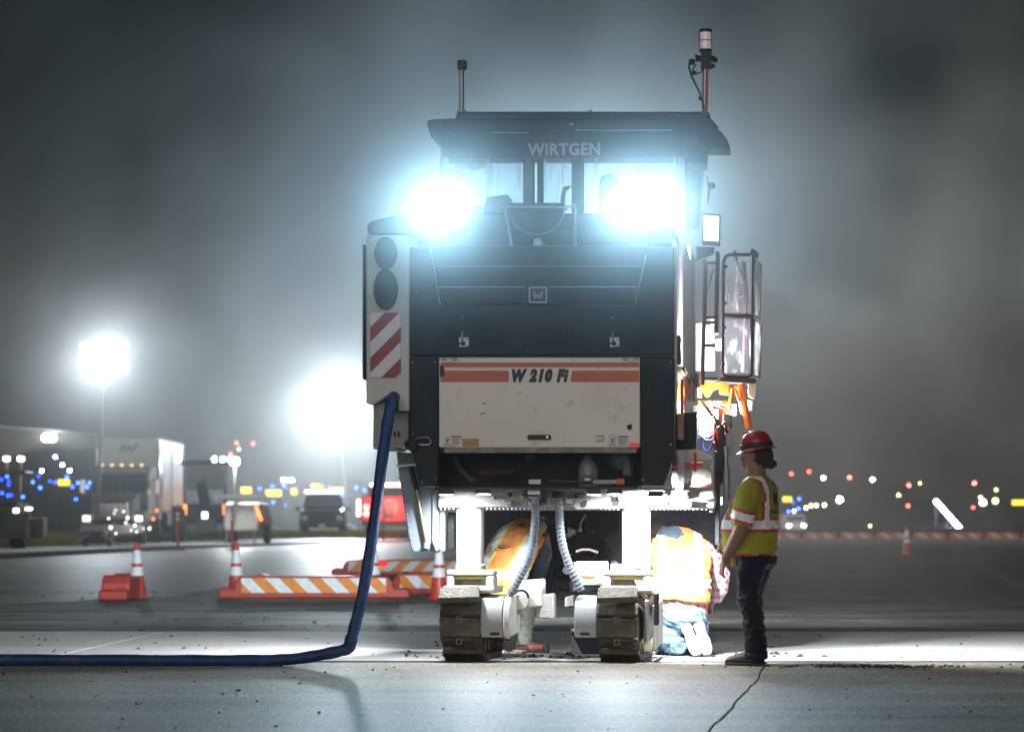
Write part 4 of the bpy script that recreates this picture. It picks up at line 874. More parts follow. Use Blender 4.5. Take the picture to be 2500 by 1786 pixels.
# gearbox and label box between the tracks
gb = prm('gear_case', [(1262, 1418), (1322, 1414), (1324, 1480), (1256, 1486), (1256, 1430)], .5, .9, GREYP, bevel=.012)
prm('gear_case_arm', [(1306, 1452), (1352, 1448), (1354, 1506), (1350, 1512), (1308, 1506)], .6, .85, WHITEP, bevel=.012)
prm('gear_case_cover', rrect(1316, 1485, 1341, 1508, 3), .58, .6, WHITEP)
prm('swing_arm', [(1243, 1455), (1292, 1452), (1292, 1472), (1284, 1486), (1243, 1492)], .35, .5, WHITEP, bevel=.01)
MB().tube([q(1272 + 18 * math.cos(R(a)), 1458 - 18 * math.sin(R(a)), .34) for a in range(0, 181, 20)], .01, 8).build('guard_arch', DARK, mm)
lb2 = prm('label_box', rrect(1401, 1371, 1481, 1428, 4), .3, .6, WHITEP, bevel=.01)
prm('orange_mark', [(1418, 1404), (1459, 1404), (1451, 1409), (1426, 1409)], .295, .3, material('orange_print', (0.8, 0.12, 0.02), 0.4), lb2, bevel=0)
for k, (a, b, c) in enumerate(((1436, 1462, 1376), (1420, 1458, 1384), (1420, 1450, 1388))): prm('print_line', rect(a, c, b, c + 1.6), .296, .3, material('violet_print', (0.3, 0.28, 0.45), 0.5), lb2, bevel=0)
prm('support_foot', [(1379, 1458), (1401, 1452), (1401, 1478), (1379, 1481)], .45, .7, WHITEP)
prm('cross_member', rect(1400, 1430, 1465, 1442), .5, .7, PLATE)
# lamps under the body that light the undercarriage, and an added forward pair
def under(px, py, y, energy, aim, cone=140, n=1.0):
    p = q(px, py, y)
    h = MB().box(p.x - .06, p.x + .06, y - .03, y + .05, p.z - .02, p.z + .025).build('under_lamp', RUBBER, mm, bevel=.006)
    MB().box(p.x - .05, p.x + .05, y - .022, y + .042, p.z - .026, p.z - .021).build('lens', LAMPW, h)
    lamp('SPOT', 'under_light', (p.x, y + .01, p.z - .06), energy * BELOW, (0.93, 0.97, 1.0), mm, aim=(p.x + aim[0], y + aim[1], p.z + aim[2]), cone=cone, blend=.7, radius=.05)
under(1180, 1199, -.14, 150, (-.6, -4.2, -1.2), 150); under(1500, 1199, -.14, 150, (.6, -4.2, -1.2), 150)  # added pair aimed forward to brighten the near concrete
under(1090, 1200, -.10, 150, (0.15, .55, -1)); under(1345, 1203, .3, 190, (0.0, 3.0, -.9)); under(1450, 1200, -.10, 110, (0.3, .5, -1)); under(1600, 1206, .02, 1000, (0.2, 1.5, -.85))
# lamps behind the ladder
for (a, b, y_, e) in ((1756, 842, 1.35, 60), (1790, 1000, 1.3, 30), (1745, 1012, 1.0, 45)):
    p = q(a, b, y_); h = MB().box(p.x - .03, p.x + .03, y_ - .02, y_ + .03, p.z - .05, p.z + .05).build('side_lamp', RUBBER, mm, bevel=.006)
    MB().box(p.x - .025, p.x + .025, y_ - .027, y_ - .021, p.z - .045, p.z + .045).build('lens', LAMPW, h)
    lamp('POINT', 'side_light', (p.x - .02, y_ - .09, p.z), e, (0.95, 0.95, 1.0), mm, radius=.04)
p = q(1708, 958, .75); MB().cyl((p.x, p.y, p.z - .04), (p.x, p.y, p.z + .04), .018, 10).build('amber_lamp', glow('amber_glow', (1.0, 0.55, 0.12), 12), mm, True)
lamp('POINT', 'amber_light', (p.x + .02, p.y - .05, p.z), 9, (1.0, 0.5, 0.15), mm, radius=.03)

# side lamps low on both flanks, shining out along the pale strip
for (a, b, y_, e, ax_) in ((1752, 1222, 1.0, 1300, (4, .9, -1.0)), (1052, 1236, .9, 700, (-4, 1.6, -1.1))):
    p = q(a, b, y_); s_ = 1 if a > 1400 else -1
    h = MB().box(p.x - .03, p.x + .03, y_ - .05, y_ + .05, p.z - .04, p.z + .04).build('side_lamp', RUBBER, mm, bevel=.006)
    MB().box(p.x + s_ * .031 - .003, p.x + s_ * .031 + .003, y_ - .04, y_ + .04, p.z - .03, p.z + .03).build('lens', LAMPW, h)
    lamp('SPOT', 'side_light', (p.x + s_ * .07, y_, p.z), e, (0.95, 0.97, 1.0), mm, aim=(p.x + ax_[0], y_ + ax_[1], p.z + ax_[2]), cone=115, blend=.9, radius=.04)

rr = random.Random(31)
GRIME = material('dried_dust_run', (.05, .052, .05), .7)
for k in range(16):
    x_ = rr.uniform(1006, 1066) if k < 6 else (rr.uniform(1568, 1640) if k < 11 else rr.uniform(1110, 1540)); y_ = rr.uniform(880, 1050) if k < 11 else rr.uniform(752, 800); h_ = rr.uniform(25, 60); w_ = rr.uniform(.6, 1.5)
    prm('dust_run', [(x_, y_), (x_ + w_, y_), (x_ + w_ * .6, y_ + h_), (x_ + w_ * .4, y_ + h_)], -.0022, -.0008, GRIME, bevel=0)
for (x_, y_) in ((1008, 884), (1062, 884), (1008, 1060), (1570, 884), (1638, 884), (1638, 1085), (1570, 1170), (1064, 1170), (1030, 1175)):
    MB().ball(q(x_, y_, -.003), .009).build('bolt_head', STEEL, mm)
# lamps on the far end of the canopy, shining away over the milled ground into the drifting dust
for xx in (-0.75, 0.4):
    h = MB().box(xx - .08, xx + .08, 2.62, 2.72, 3.78, 3.92).build('work_lamp', RUBBER, mm, bevel=.008)
    MB().box(xx - .07, xx + .07, 2.722, 2.728, 3.79, 3.91).build('lens', LAMPW, h)
    lamp('SPOT', 'rear_light', (xx, 2.76, 3.85), REAR_E * .6, (0.52, 0.79, 0.95), mm, aim=(xx * 1.6, 12, 3.9), cone=165, blend=1.0, radius=.06)

for xx in (-0.95, 1.0):  # unseen lower pair, added to fill a dark wedge in the dust
    h = MB().box(xx - .08, xx + .08, 7.62, 7.7, 2.5, 2.66).build('work_lamp', RUBBER, mm, bevel=.008)
    MB().box(xx - .07, xx + .07, 7.702, 7.708, 2.51, 2.65).build('lens', LAMPW, h)
    lamp('SPOT', 'rear_light', (xx, 7.75, 2.58), REAR_E * (.28 if xx < 0 else .22), (0.68, 0.88, 0.98) if xx < 0 else (0.95, 0.93, 0.93), mm, aim=(xx * 3, 16, 2.6), cone=172, blend=.8, radius=.06)

# ------------------------------------------------------------------ drifting dust and added mist round the lamps (volumes)
def smoke(c, r, dens, label, ns=1.2, contrast=1.0, power=2.0, col=(0.93, 0.95, 0.97), aniso=0.0):
    m = bpy.data.materials.new('dust_cloud'); m.use_nodes = True; nt = m.node_tree; nt.nodes.clear()
    o = nt.nodes.new('ShaderNodeOutputMaterial'); v = nt.nodes.new('ShaderNodeVolumePrincipled'); v.inputs['Color'].default_value = (*col, 1)
    v.inputs['Anisotropy'].default_value = aniso
    tc = nt.nodes.new('ShaderNodeTexCoord'); sc = nt.nodes.new('ShaderNodeVectorMath'); sc.operation = 'DIVIDE'; sc.inputs[1].default_value = r
    nt.links.new(tc.outputs['Object'], sc.inputs[0])
    ln = nt.nodes.new('ShaderNodeVectorMath'); ln.operation = 'LENGTH'; nt.links.new(sc.outputs[0], ln.inputs[0])
    mr = nt.nodes.new('ShaderNodeMapRange'); mr.inputs[1].default_value = 1; mr.inputs[2].default_value = 0; nt.links.new(ln.outputs['Value'], mr.inputs[0])
    pw = nt.nodes.new('ShaderNodeMath'); pw.operation = 'POWER'; pw.inputs[1].default_value = power; nt.links.new(mr.outputs[0], pw.inputs[0])
    ml_ = nt.nodes.new('ShaderNodeMath'); ml_.operation = 'MULTIPLY'; nt.links.new(pw.outputs[0], ml_.inputs[0])
    if contrast:
        n = nt.nodes.new('ShaderNodeTexNoise'); n.inputs['Scale'].default_value = ns; n.inputs['Detail'].default_value = 3
        nt.links.new(tc.outputs['Object'], n.inputs['Vector'])
        m2 = nt.nodes.new('ShaderNodeMapRange'); m2.inputs[1].default_value = 0.35; m2.inputs[2].default_value = 0.65
        m2.inputs[3].default_value = dens * (1 - contrast); m2.inputs[4].default_value = dens * (1 + contrast)
        nt.links.new(n.outputs[0], m2.inputs[0]); nt.links.new(m2.outputs[0], ml_.inputs[1])
    else: ml_.inputs[1].default_value = dens
    nt.links.new(ml_.outputs[0], v.inputs['Density']); nt.links.new(v.outputs[0], o.inputs['Volume'])
    s = MB().ball((0, 0, 0), r[0], r[1], r[2], 20, 12).build('smoke', m); s.location = c
    return tag(s, label, kind='stuff')
pl = Vector((-0.52, 22.3, 3.6)); prr = Vector((1.12, 22.3, 3.62))  # centres of added mist balls that imitate lens bloom round the lamps
smoke(pl, (2.5, 1.9, 2.3), PUFF, 'added mist shaping the bloom round the left work lamp', contrast=0.3, power=4.6, ns=.9)
smoke(prr, (2.8, 1.9, 2.5), PUFF, 'added mist shaping the bloom round the right work lamps', contrast=0.3, power=4.6, ns=.9)
smoke((.5, 27.0, 3.7), (4.5, 3.0, 3.6), .045, 'added mist glowing behind the cab windows', contrast=.4, power=1.6, ns=.7)  # added to brighten what shows through the cab glass
smoke((.5, 34.5, 4.8), (5.2, 3.6, 5.2), BACKD, 'pale dust drifting up behind the machine', contrast=0.9, power=1.6, ns=0.55)
smoke((-3.4, 35.0, 3.4), (5.0, 3.2, 4.2), BACKD * 1.1, 'pale dust spreading low at the left of the machine', contrast=0.95, power=1.5, ns=0.5)
smoke((-1.8, 36.0, 7.0), (6.0, 3.2, 3.6), BACKD * .4, 'thin dust trailing high over the left of the canopy', contrast=1.0, power=1.4, ns=0.5)
smoke((4.9, 35.5, 3.8), (5.4, 3.4, 6.4), BACKD * 1.1, 'thin brownish smoke high at the right', contrast=0.95, power=1.4, ns=0.5, col=(.95, .87, .80))

# ------------------------------------------------------------------ blue water hose
BLUE = material('blue_layflat_hose', (0.012, 0.045, 0.16), 0.45, var=0.45, vscale=5, bump=0.8, bscale=9, spec=.3, dirt=.35, dirt_rgb=(.06, .08, .12), dscale=6)
hp = [W(-500, 1610, 22.25), W(0, 1610, 22.25), W(300, 1611, 22.24), W(500, 1611.5, 22.23), W(640, 1611, 22.22), W(720, 1607, 22.2), W(790, 1596, 22.2), W(838, 1586, 22.2), W(852, 1578, 22.2), W(857, 1562, 22.2), W(868, 1520, 22.22), W(884, 1455, 22.24), W(904, 1340, 22.28), W(918, 1240, 22.32), W(932, 1130, 22.36), W(945, 1040, 22.4), W(955, 985, 22.45), W(962, 968, 22.6)]
S = []
for i in range(len(hp) - 1):
    p0, p1, p2, p3 = hp[max(0, i - 1)], hp[i], hp[i + 1], hp[min(len(hp) - 1, i + 2)]
    for k in range(8):
        t = k / 8; S.append(0.5 * ((2 * p1) + (p2 - p0) * t + (2 * p0 - 5 * p1 + 4 * p2 - p3) * t * t + (3 * p1 - p0 - 3 * p2 + p3) * t ** 3))
rr = random.Random(3)
rs = [0.046 + 0.002 * math.sin(i * .9) + (0.004 if 58 < i < 75 else 0) + rr.uniform(-.001, .001) for i in range(len(S))]
hs_ = MB().tube(S, rs, 18).build('water_hose', BLUE, None, True); hs_.data.shade_smooth()
tag(hs_, 'thick blue water hose lying along the ground and rising to the machine', 'hose')

# ------------------------------------------------------------------ traffic cones
CORANGE = material('red_orange_plastic', (0.62, 0.045, 0.02), 0.4, var=0.1, dirt=0.25, dirt_rgb=(0.1, 0.04, 0.03))
COLLAR = material('white_cone_collar', (0.9, 0.9, 0.93), 0.4, var=0.05, dirt=0.15, dirt_rgb=(0.3, 0.3, 0.3))
def cone(loc, label, h=0.79, tilt=0):
    t = empty('traffic_cone', loc, rr.uniform(0, 1), label, 'traffic cone', 'orange and white traffic cones')
    def rad(z): return 0.135 - (0.135 - 0.032) * (z / h)
    MB().box(-.17, .17, -.17, .17, 0, .03).build('base', CORANGE, t, bevel=.012)
    MB().lathe([(rad(.03), .03), (rad(h * .55), h * .55), (rad(h * .97), h * .97), (.018, h)]).build('body', CORANGE, t, True)
    for a, b in ((.40, .56), (.62, .86)): MB().lathe([(rad(h * a) + .002, h * a), (rad(h * a) + .005, h * a + .004), (rad(h * b) + .005, h * b - .004), (rad(h * b) + .002, h * b)], n=24).build('collar', COLLAR, t, True)
    if tilt: t.rotation_euler = (0, tilt, 0)
    return t
def G(px, py, z=-0.05): return Vector((*gxy(px, py, z), z))
cone(G(335, 1458), 'leftmost orange and white cone before the end of a low barricade')
cone(G(577, 1457), 'orange and white cone at the left end of the long striped barricade')
cone(G(914, 1455), 'cone half hidden behind the blue hose', tilt=-.02)
cone(G(1072, 1463), 'cone partly hidden behind the left crawler track')
cone(G(2214, 1353), 'lone cone far out on the dark apron at right')
def post(px, py, Y, label):
    t = empty('delineator_post', (wx(px, Y), Y, -0.06), 0, label, 'delineator post')
    MB().box(-.2, .2, -.2, .2, 0, .05).build('base', RUBBER, t, bevel=.01)
    MB().lathe([(.045, .05), (.05, .9), (.05, 1.18), (.03, 1.22), (.012, 1.4)], n=12).build('tube', CORANGE, t, True)
    for z in (.92, 1.07): MB().lathe([(.053, z), (.053, z + .09)], n=12).build('band', COLLAR, t, True)
post(434, 1335, 88, 'slim orange post in front of the box trailer'); post(567, 1335, 88, 'slim orange post in front of the backhoe'); post(936, 1320, 110, 'slim orange post in front of the red truck')

# ------------------------------------------------------------------ low airfield barricades
BRED = material('barricade_red_plastic', (0.5, 0.045, 0.025), 0.45, var=0.15, dirt=0.35, dirt_rgb=(0.12, 0.05, 0.04), dscale=5)
BOR = (0.85, 0.27, 0.01)
def barricade(loc, rz, L, H, label, lean=1, phase=0.1, panel=True):
    t = empty('barricade', loc, rz, label, 'barricade', 'low red and white airfield barricades')
    h = L / 2
    out = [(-h, 0), (-h, H * .36), (-h + .05, H * .42), (-h + .22, H * .42), (-h + .24, H * .7), (-h + .3, H * .93), (-h * .62, H * .96), (-h * .55, H * 1.06), (-h * .47, H * .96), (h * .42, H * .96), (h * .5, H * 1.08), (h * .6, H * .97), (h - .3, H * .93), (h - .24, H * .7), (h - .22, H * .42), (h - .05, H * .42), (h, H * .36), (h, 0)]
    MB().xz(out, -.2, .2).build('base', BRED, t, bevel=.03, seg=2)
    if panel:
        x0, x1 = -h + .33, h - .33
        MB().box(x0, x1, -.215, -.19, H * .24, H * .88).build('striped_panel', stripes('orange_white_sheet', (0.9, 0.9, 0.92), BOR, 1, lean, .40, phase, duty=.5, dirt=.15), t, bevel=.004)
    for x in (-h + .12, h - .12): MB().cyl((x, 0, H * .36), (x, 0, H * .46), .06, 12).build('coupling', BRED, t)
    return t
l0 = G(768, 1459); barricade(l0, 0, 2.72, .33, 'long striped barricade just left of the blue hose', 1, 0.0)
l1 = G(985, 1403); barricade(l1, 0, 2.75, .31, 'striped barricade further back, behind the blue hose', -1, .3)
l2 = G(1050, 1446); barricade(l2, R(-12), 1.5, .3, 'short barricade end behind the cone by the left crawler', 1, .2)
l3 = G(300, 1460); barricade(l3, R(88), 1.7, .33, 'barricade seen end on beside the leftmost cone', 1, .2, panel=False)
wl_ = empty('warning_lamp', G(932, 1447) + Vector((0, .02, .34)), 0, 'small red warning lamp with a yellow foot on the long barricade', 'warning lamp')
MB().box(-.03, .03, -.03, .03, 0, .06).build('base', material('yellow_foot', (0.7, 0.5, 0.02), 0.4), wl_, bevel=.01)
MB().ball((-.035, 0, .11), .05).build('lens', glow('red_lamp_glass', (1, .02, .03), 1.6), wl_, True); MB().ball((.05, 0, .11), .045).build('lens', bpy.data.materials['red_lamp_glass'], wl_, True)
far = stripes('far_orange_white_sheet', (0.75, 0.6, 0.55), (0.75, 0.12, 0.03), 1, 1, .62, .3, duty=.45)
for k in range(8):
    x0 = 1868 + k * 89; Y = 120; xc = wx(x0 + 44, Y)
    b = empty('barricade', (xc, Y, -0.2), 0, '%s small barricade from the left in the row across the far apron' % ('first', 'second', 'third', 'fourth', 'fifth', 'sixth', 'seventh', 'last')[k], 'barricade', 'row of barricades across the far apron at right')
    MB().xz([(-.72, 0), (-.74, .2), (-.6, .42), (.6, .42), (.74, .2), (.72, 0)], -.2, .2).build('base', BRED, b, bevel=.03)
    MB().box(-.68, .68, -.22, -.19, .14, .40).build('striped_panel', far, b)

# ------------------------------------------------------------------ people
SKIN = material('skin', (0.24, 0.125, 0.085), 0.5, var=0.08, vscale=12)
HAIR = material('dark_brown_hair', (0.035, 0.022, 0.015), 0.7, bump=1.0, bscale=60)
REFL = material('silver_reflective_tape', (0.78, 0.78, 0.86), 0.35, emit=(0.8, 0.8, 0.95), estr=0.0)
LIME = material('lime_yellow_cloth', (0.3, 0.3, 0.015), 0.75, var=0.15, vscale=5, bump=0.3, bscale=90)
HIRED = material('red_trim_tape', (0.55, 0.03, 0.015), 0.6)
HIOR = material('orange_vest_cloth', (0.85, 0.33, 0.09), 0.7, var=0.08, vscale=4, bump=0.3, bscale=80)
HIYE = material('yellow_trim_tape', (0.75, 0.72, 0.15), 0.6)
NAVY = material('dark_work_trousers', (0.009, 0.011, 0.02), 0.7, spec=.15, var=0.3, bump=0.4, bscale=70)
JEANS = material('pale_blue_denim', (0.16, 0.27, 0.38), 0.75, var=0.3, vscale=8, bump=0.4, bscale=90)
CARGO = material('sage_work_trousers', (0.3, 0.33, 0.27), 0.75, var=0.15, bump=0.3, bscale=80)
SLATE = material('slate_hoodie', (0.06, 0.1, 0.14), 0.8, var=0.2, bump=0.4, bscale=80)
BOOT = material('brown_leather', (0.04, 0.022, 0.018), 0.45, var=0.25, bump=0.2)
TANB = material('tan_leather', (0.5, 0.4, 0.32), 0.6, var=0.15)
SOLE = material('pale_rubber_sole', (0.66, 0.62, 0.55), 0.6, var=0.12, dirt=0.3, dirt_rgb=(0.3, 0.28, 0.22))
def plaid():
    m = material('red_white_plaid', (0.6, 0.5, 0.55), 0.75); nt = m.node_tree; b = nt.nodes['Principled BSDF']
    tc = nt.nodes.new('ShaderNodeTexCoord'); sp = nt.nodes.new('ShaderNodeSeparateXYZ'); nt.links.new(tc.outputs['Object'], sp.inputs[0]); acc = None
    for i in (1, 2):
        mu = nt.nodes.new('ShaderNodeMath'); mu.operation = 'MULTIPLY'; mu.inputs[1].default_value = 95; nt.links.new(sp.outputs[i], mu.inputs[0])
        si = nt.nodes.new('ShaderNodeMath'); si.operation = 'SINE'; nt.links.new(mu.outputs[0], si.inputs[0])
        mr = nt.nodes.new('ShaderNodeMapRange'); mr.inputs[1].default_value = -.2; mr.inputs[2].default_value = .5; mr.inputs[4].default_value = .5; nt.links.new(si.outputs[0], mr.inputs[0])
        if acc is None: acc = mr.outputs[0]
        else:
            ad = nt.nodes.new('ShaderNodeMath'); ad.operation = 'ADD'; nt.links.new(acc, ad.inputs[0]); nt.links.new(mr.outputs[0], ad.inputs[1]); acc = ad.outputs[0]
    mx = nt.nodes.new('ShaderNodeMix'); mx.data_type = 'RGBA'; mx.inputs[6].default_value = (.72, .7, .76, 1); mx.inputs[7].default_value = (.42, .09, .13, 1)
    nt.links.new(acc, mx.inputs[0]); nt.links.new(mx.outputs[2], b.inputs['Base Color']); return m
PLAID = plaid()
V = Vector
def hand(mb, wrist, direc, palm_n, curl=0.5, s=1.0):
    """a palm with four unequal bent fingers and a thumb; direc = along the hand, palm_n = out of the palm"""
    d = V(direc).normalized(); n = V(palm_n); n = (n - d * n.dot(d)).normalized(); a = d.cross(n)
    w = V(wrist)
    mb.loft([(w - d * .01, a * .026 * s, n * .019 * s), (w + d * .03 * s, a * .036 * s, n * .017 * s), (w + d * .075 * s, a * .041 * s, n * .014 * s), (w + d * .095 * s, a * .036 * s, n * .011 * s)], 12)
    for k, (off, ln_) in enumerate(((-.031, .068), (-.011, .078), (.011, .073), (.030, .058))):
        p = w + d * .085 * s + a * off * s; dd = d.copy(); pth = [p - d * .012]; r = [.0095 * s]
        for j, f in enumerate((.42, .33, .25)):
            dd = (dd * math.cos(curl * (.6 + .4 * j)) + n * math.sin(curl * (.6 + .4 * j))).normalized(); p = p + dd * ln_ * f * s; pth.append(p.copy()); r.append((.009 - .001 * j) * s)
        mb.tube(pth, r, 8)
    p = w + d * .025 * s - a * .03 * s; t1 = p + (d * .03 - a * .022 + n * .014) * s; t2 = t1 + (d * .028 - a * .004 + n * .012) * s
    mb.tube([p, t1, t2], [.013 * s, .011 * s, .009 * s], 8)
def headshape(mb, c, fwd, up, s=1.0):
    """skull, jaw, nose, brow, ears, neck root; c = centre of the skull"""
    f = V(fwd).normalized(); u = V(up); u = (u - f * u.dot(f)).normalized(); l = u.cross(f); c = V(c)
    P = lambda a, b, d: c + (f * a + l * b + u * d) * s
    def el(a, b, d, ra, rb, rd):
        o = len(mb.v); mb.ball((0, 0, 0), 1, 1, 1, 16, 10)
        for i in range(o, len(mb.v)):
            v = mb.v[i]; mb.v[i] = P(a + v.x * ra, b + v.y * rb, d + v.z * rd)
    el(0, 0, .02, .098, .078, .1); el(.03, 0, -.055, .062, .056, .062); el(.058, 0, -.095, .026, .03, .022)   # skull, jaw, chin
    mb.tube([P(.088, 0, .012), P(.112, 0, -.028)], [.009 * s, .016 * s], 8); el(.088, 0, .02, .014, .05, .012)    # nose, brow
    el(.082, 0, -.062, .015, .024, .008); el(.08, 0, -.074, .014, .02, .008)        # lips
    for b in (-1, 1): el(-.005, b * .078, -.01, .018, .009, .032); el(.078, b * .032, .003, .012, .014, .008); el(.062, b * .04, -.035, .02, .02, .02)
    return P
def ring(c, a, b): return (V(c), V(a), V(b))

# --- standing man: person frame faces +x, left is +y
man = empty('person', (*W(1846, 1600, 22.35).xy, 0), R(156), 'man standing in a red hard hat and lime shirt watching the machine', 'person')
SHX = 0.0
b = MB()
P = headshape(b, (.01, 0, 1.645), (1, .12, -.12), (0.1, 0, 1), 1.04)
b.ball((.075, .005, 1.565), .04, .04, .045)
b.loft([ring((-.01, 0, 1.42), (.085, 0, 0), (0, .09, 0)), ring((-.005, 0, 1.5), (.075, 0, 0), (0, .072, 0)), ring((.0, 0, 1.6), (.07, 0, 0), (0, .066, 0))])
b.loft([ring((.0, 0, .92), (.15, 0, 0), (0, .17, 0)), ring((.03, 0, 1.08), (.17, 0, 0), (0, .18, 0)), ring((.01, 0, 1.3), (.13, 0, 0), (0, .2, 0)), ring((-.01, 0, 1.42), (.08, 0, 0), (0, .15, 0)), ring((0, 0, 1.46), (.05, 0, 0), (0, .06, 0))])
# near (left) arm hangs in front of the hip, elbow slightly bent
b.tube([(-.02, .2, 1.38), (.0, .27, 1.24), (.015, .285, 1.1), (.05, .285, 1.02), (.12, .27, .9), (.175, .25, .83)], [.07, .066, .06, .058, .047, .031], 12)
hand(b, (.18, .248, .825), (.25, -.05, -1), (-.5, -.5, 0), .55)
b.tube([(-.02, -.2, 1.38), (.02, -.27, 1.2), (.04, -.27, 1.08), (.14, -.2, .98), (.24, -.12, .96)], [.06, .055, .048, .04, .028], 12)
hand(b, (.245, -.115, .958), (1, .6, -.3), (0, .6, -1), .7)
for s, dx in ((1, 0), (-1, .055)): b.tube([(0, .1 * s, .95), (.02 + dx, .105 * s, .5), (-.02 + dx, .105 * s, .1)], [.08, .05, .04], 12)
fused('body', b, SKIN, man, .006, 2)
# hair at the back under the helmet
hb = MB().ball((-.045, 0, 1.645), .085, .086, .085, 14, 9).ball((-.085, 0, 1.6), .045, .055, .05).ball((-.125, .01, 1.578), .034, .036, .03).ball((-.155, .015, 1.572), .02, .024, .02)
hb = fused('hair', hb, HAIR, man, .005, 1, .016, 45)
HELM = material('red_hard_hat', (0.34, 0.012, 0.02), 0.28, coat=0.4, dirt=0.15)
Mh = Matrix.Translation((-.008, 0, 1.688)) @ Matrix.Rotation(R(9), 4, 'Y')
hh = MB().lathe([(.155, 0), (.128, .012), (.124, .05), (.112, .095), (.085, .13), (.045, .15), (.0, .155)], n=28)
for v in hh.v:
    if v.z < .006: v.z -= .012 * (1 if v.x > 0 else .6); v.x *= 1.12 if v.x > 0 else 1.08
    v.y *= .88
hh.move(Mh); hm2 = hh.build('hard_hat', HELM, man, True, 0.0)
so_ = hm2.modifiers.new('shell', 'SOLIDIFY'); so_.thickness = .006
rg_ = MB().tube([Mh @ V((.0, 0, .125)) + V((.1 - .022 * k, 0, .028 - .0016 * (k - 4) ** 2)) for k in range(9)], .007, 8); rg_.build('helmet_ridge', HELM, hm2, True)
bd = MB().lathe([(.131, .014), (.133, .018), (.13, .052), (.127, .054)], n=28)
for v in bd.v: v.y *= .89
bd.move(Mh); bd.build('helmet_band', RUBBER, hm2, True)
# shirt with short sleeves
sm = MB()
sm.loft([ring((.035, 0, .865), (.2, 0, 0), (0, .2, 0)), ring((.05, 0, .95), (.215, 0, 0), (0, .21, 0)), ring((.06, 0, 1.08), (.225, 0, 0), (0, .215, 0)), ring((.03, 0, 1.2), (.19, 0, 0), (0, .215, 0)), ring((.0, 0, 1.32), (.15, 0, 0), (0, .225, 0)), ring((-.015, 0, 1.4), (.12, 0, 0), (0, .215, 0)), ring((-.012, 0, 1.46), (.085, 0, 0), (0, .13, 0)), ring((.0, 0, 1.5), (.066, 0, 0), (0, .07, 0))], 28)
for s in (-1, 1): sm.tube([(-.02, .15 * s, 1.39), (-.01, .225 * s, 1.345), (0, .272 * s, 1.25), (.01, .29 * s, 1.14), (.016, .292 * s, 1.1)], [.085, .095, .09, .084, .082], 18)
shirt = fused('shirt', sm, LIME, man, .0085, 3, .012, 7)
arm = lambda c: abs(c.y) > .2 and c.z < 1.34 and c.z > 1.06 and abs(c.x) < .11 and abs(c.y) - .2 > (c.z - 1.34) * -.05
isarm = lambda c: abs(c.y) > .228 and abs(c.x - .01) < .105 and 1.06 < c.z < 1.32
tors = lambda c: not isarm(c)
def vstrip(c, w): return tors(c) and 1.13 < c.z and abs(abs(c.y) - (.115 + .02 * (1.4 - c.z))) < w and not (c.z > 1.475)
band(shirt, lambda c, n: tors(c) and abs(c.z - 1.10) < .055 or vstrip(c, .040) or (isarm(c) and abs(c.z - 1.17 - .3 * (c.x - .01)) < .052), 'trim_tape', HIRED, man, .003)
band(shirt, lambda c, n: tors(c) and abs(c.z - 1.10) < .036 or vstrip(c, .023) or (isarm(c) and abs(c.z - 1.17 - .3 * (c.x - .01)) < .032), 'reflective_tape', REFL, man, .006)
band(shirt, lambda c, n: c.z < .876, 'hem_tape', HIRED, man, .003)
bvh = BVHTree.FromObject(shirt, bpy.context.evaluated_depsgraph_get())
Mb = Matrix.Translation((-.5, -.0, 1.30)) @ Matrix.Rotation(R(-90), 4, 'Z') @ Matrix.Rotation(R(90), 4, 'X')
lettering('M', .13, Mb, INK, shirt, bvh=bvh, bold=.006); lettering('MILLING', .034, Matrix.Translation((0, 0, -.1)) @ Mb, INK, shirt, bvh=bvh, bold=.002)
# trousers and boots
tr = MB()
tr.loft([ring((.03, 0, .99), (.165, 0, 0), (0, .18, 0)), ring((.02, 0, .9), (.17, 0, 0), (0, .185, 0)), ring((.0, 0, .8), (.155, 0, 0), (0, .18, 0)), ring((0, 0, .76), (.12, 0, 0), (0, .15, 0))], 20)
for s, dx in ((1, .0), (-1, .055)): tr.tube([(.01, .09 * s, .86), (.015 + dx * .4, .1 * s, .7), (.025 + dx, .105 * s, .52), (-.0 + dx, .105 * s, .38), (-.025 + dx, .105 * s, .22), (-.03 + dx, .105 * s, .1), (-.02 + dx, .105 * s, .055)], [.105, .102, .084, .078, .072, .074, .08], 16)
fused('trousers', tr, NAVY, man, .009, 3, .015, 9)
MB().loft([ring((.03, 0, .925), (.172, 0, 0), (0, .19, 0)), ring((.03, 0, .96), (.17, 0, 0), (0, .188, 0))], 28).build('belt', RUBBER, man, True)
MB().box(-.09, .03, .19, .2, .86, .885).build('belt_patch', material('grey_patch', (.2, .2, .2), .6), man, bevel=.004)
for s, dx in ((1, .0), (-1, .06)):
    bo = MB().loft([ring((-.05 + dx, .105 * s, .05), (0, .046, 0), (0, 0, .04)), ring((.0 + dx, .105 * s, .065), (0, .05, 0), (0, 0, .06)), ring((.07 + dx, .107 * s, .055), (0, .05, 0), (0, 0, .045)), ring((.15 + dx, .108 * s, .042), (0, .053, 0), (0, 0, .032)), ring((.21 + dx, .108 * s, .036), (0, .036, 0), (0, 0, .022))], 14).loft([ring((-.035 + dx, .105 * s, .04), (.055, 0, 0), (0, .045, 0)), ring((-.03 + dx, .105 * s, .17), (.058, 0, 0), (0, .05, 0))], 12)
    bt = fused('boot', bo, BOOT, man, .007, 2)
    MB().xy([(-.09 + dx, .105 * s - .04), (-.1 + dx, .105 * s), (-.09 + dx, .105 * s + .04), (.12 + dx, .108 * s + .054), (.2 + dx, .108 * s + .04), (.225 + dx, .108 * s), (.2 + dx, .108 * s - .04), (.12 + dx, .108 * s - .052)], .0, .024).build('sole', RUBBER, bt, bevel=.006)
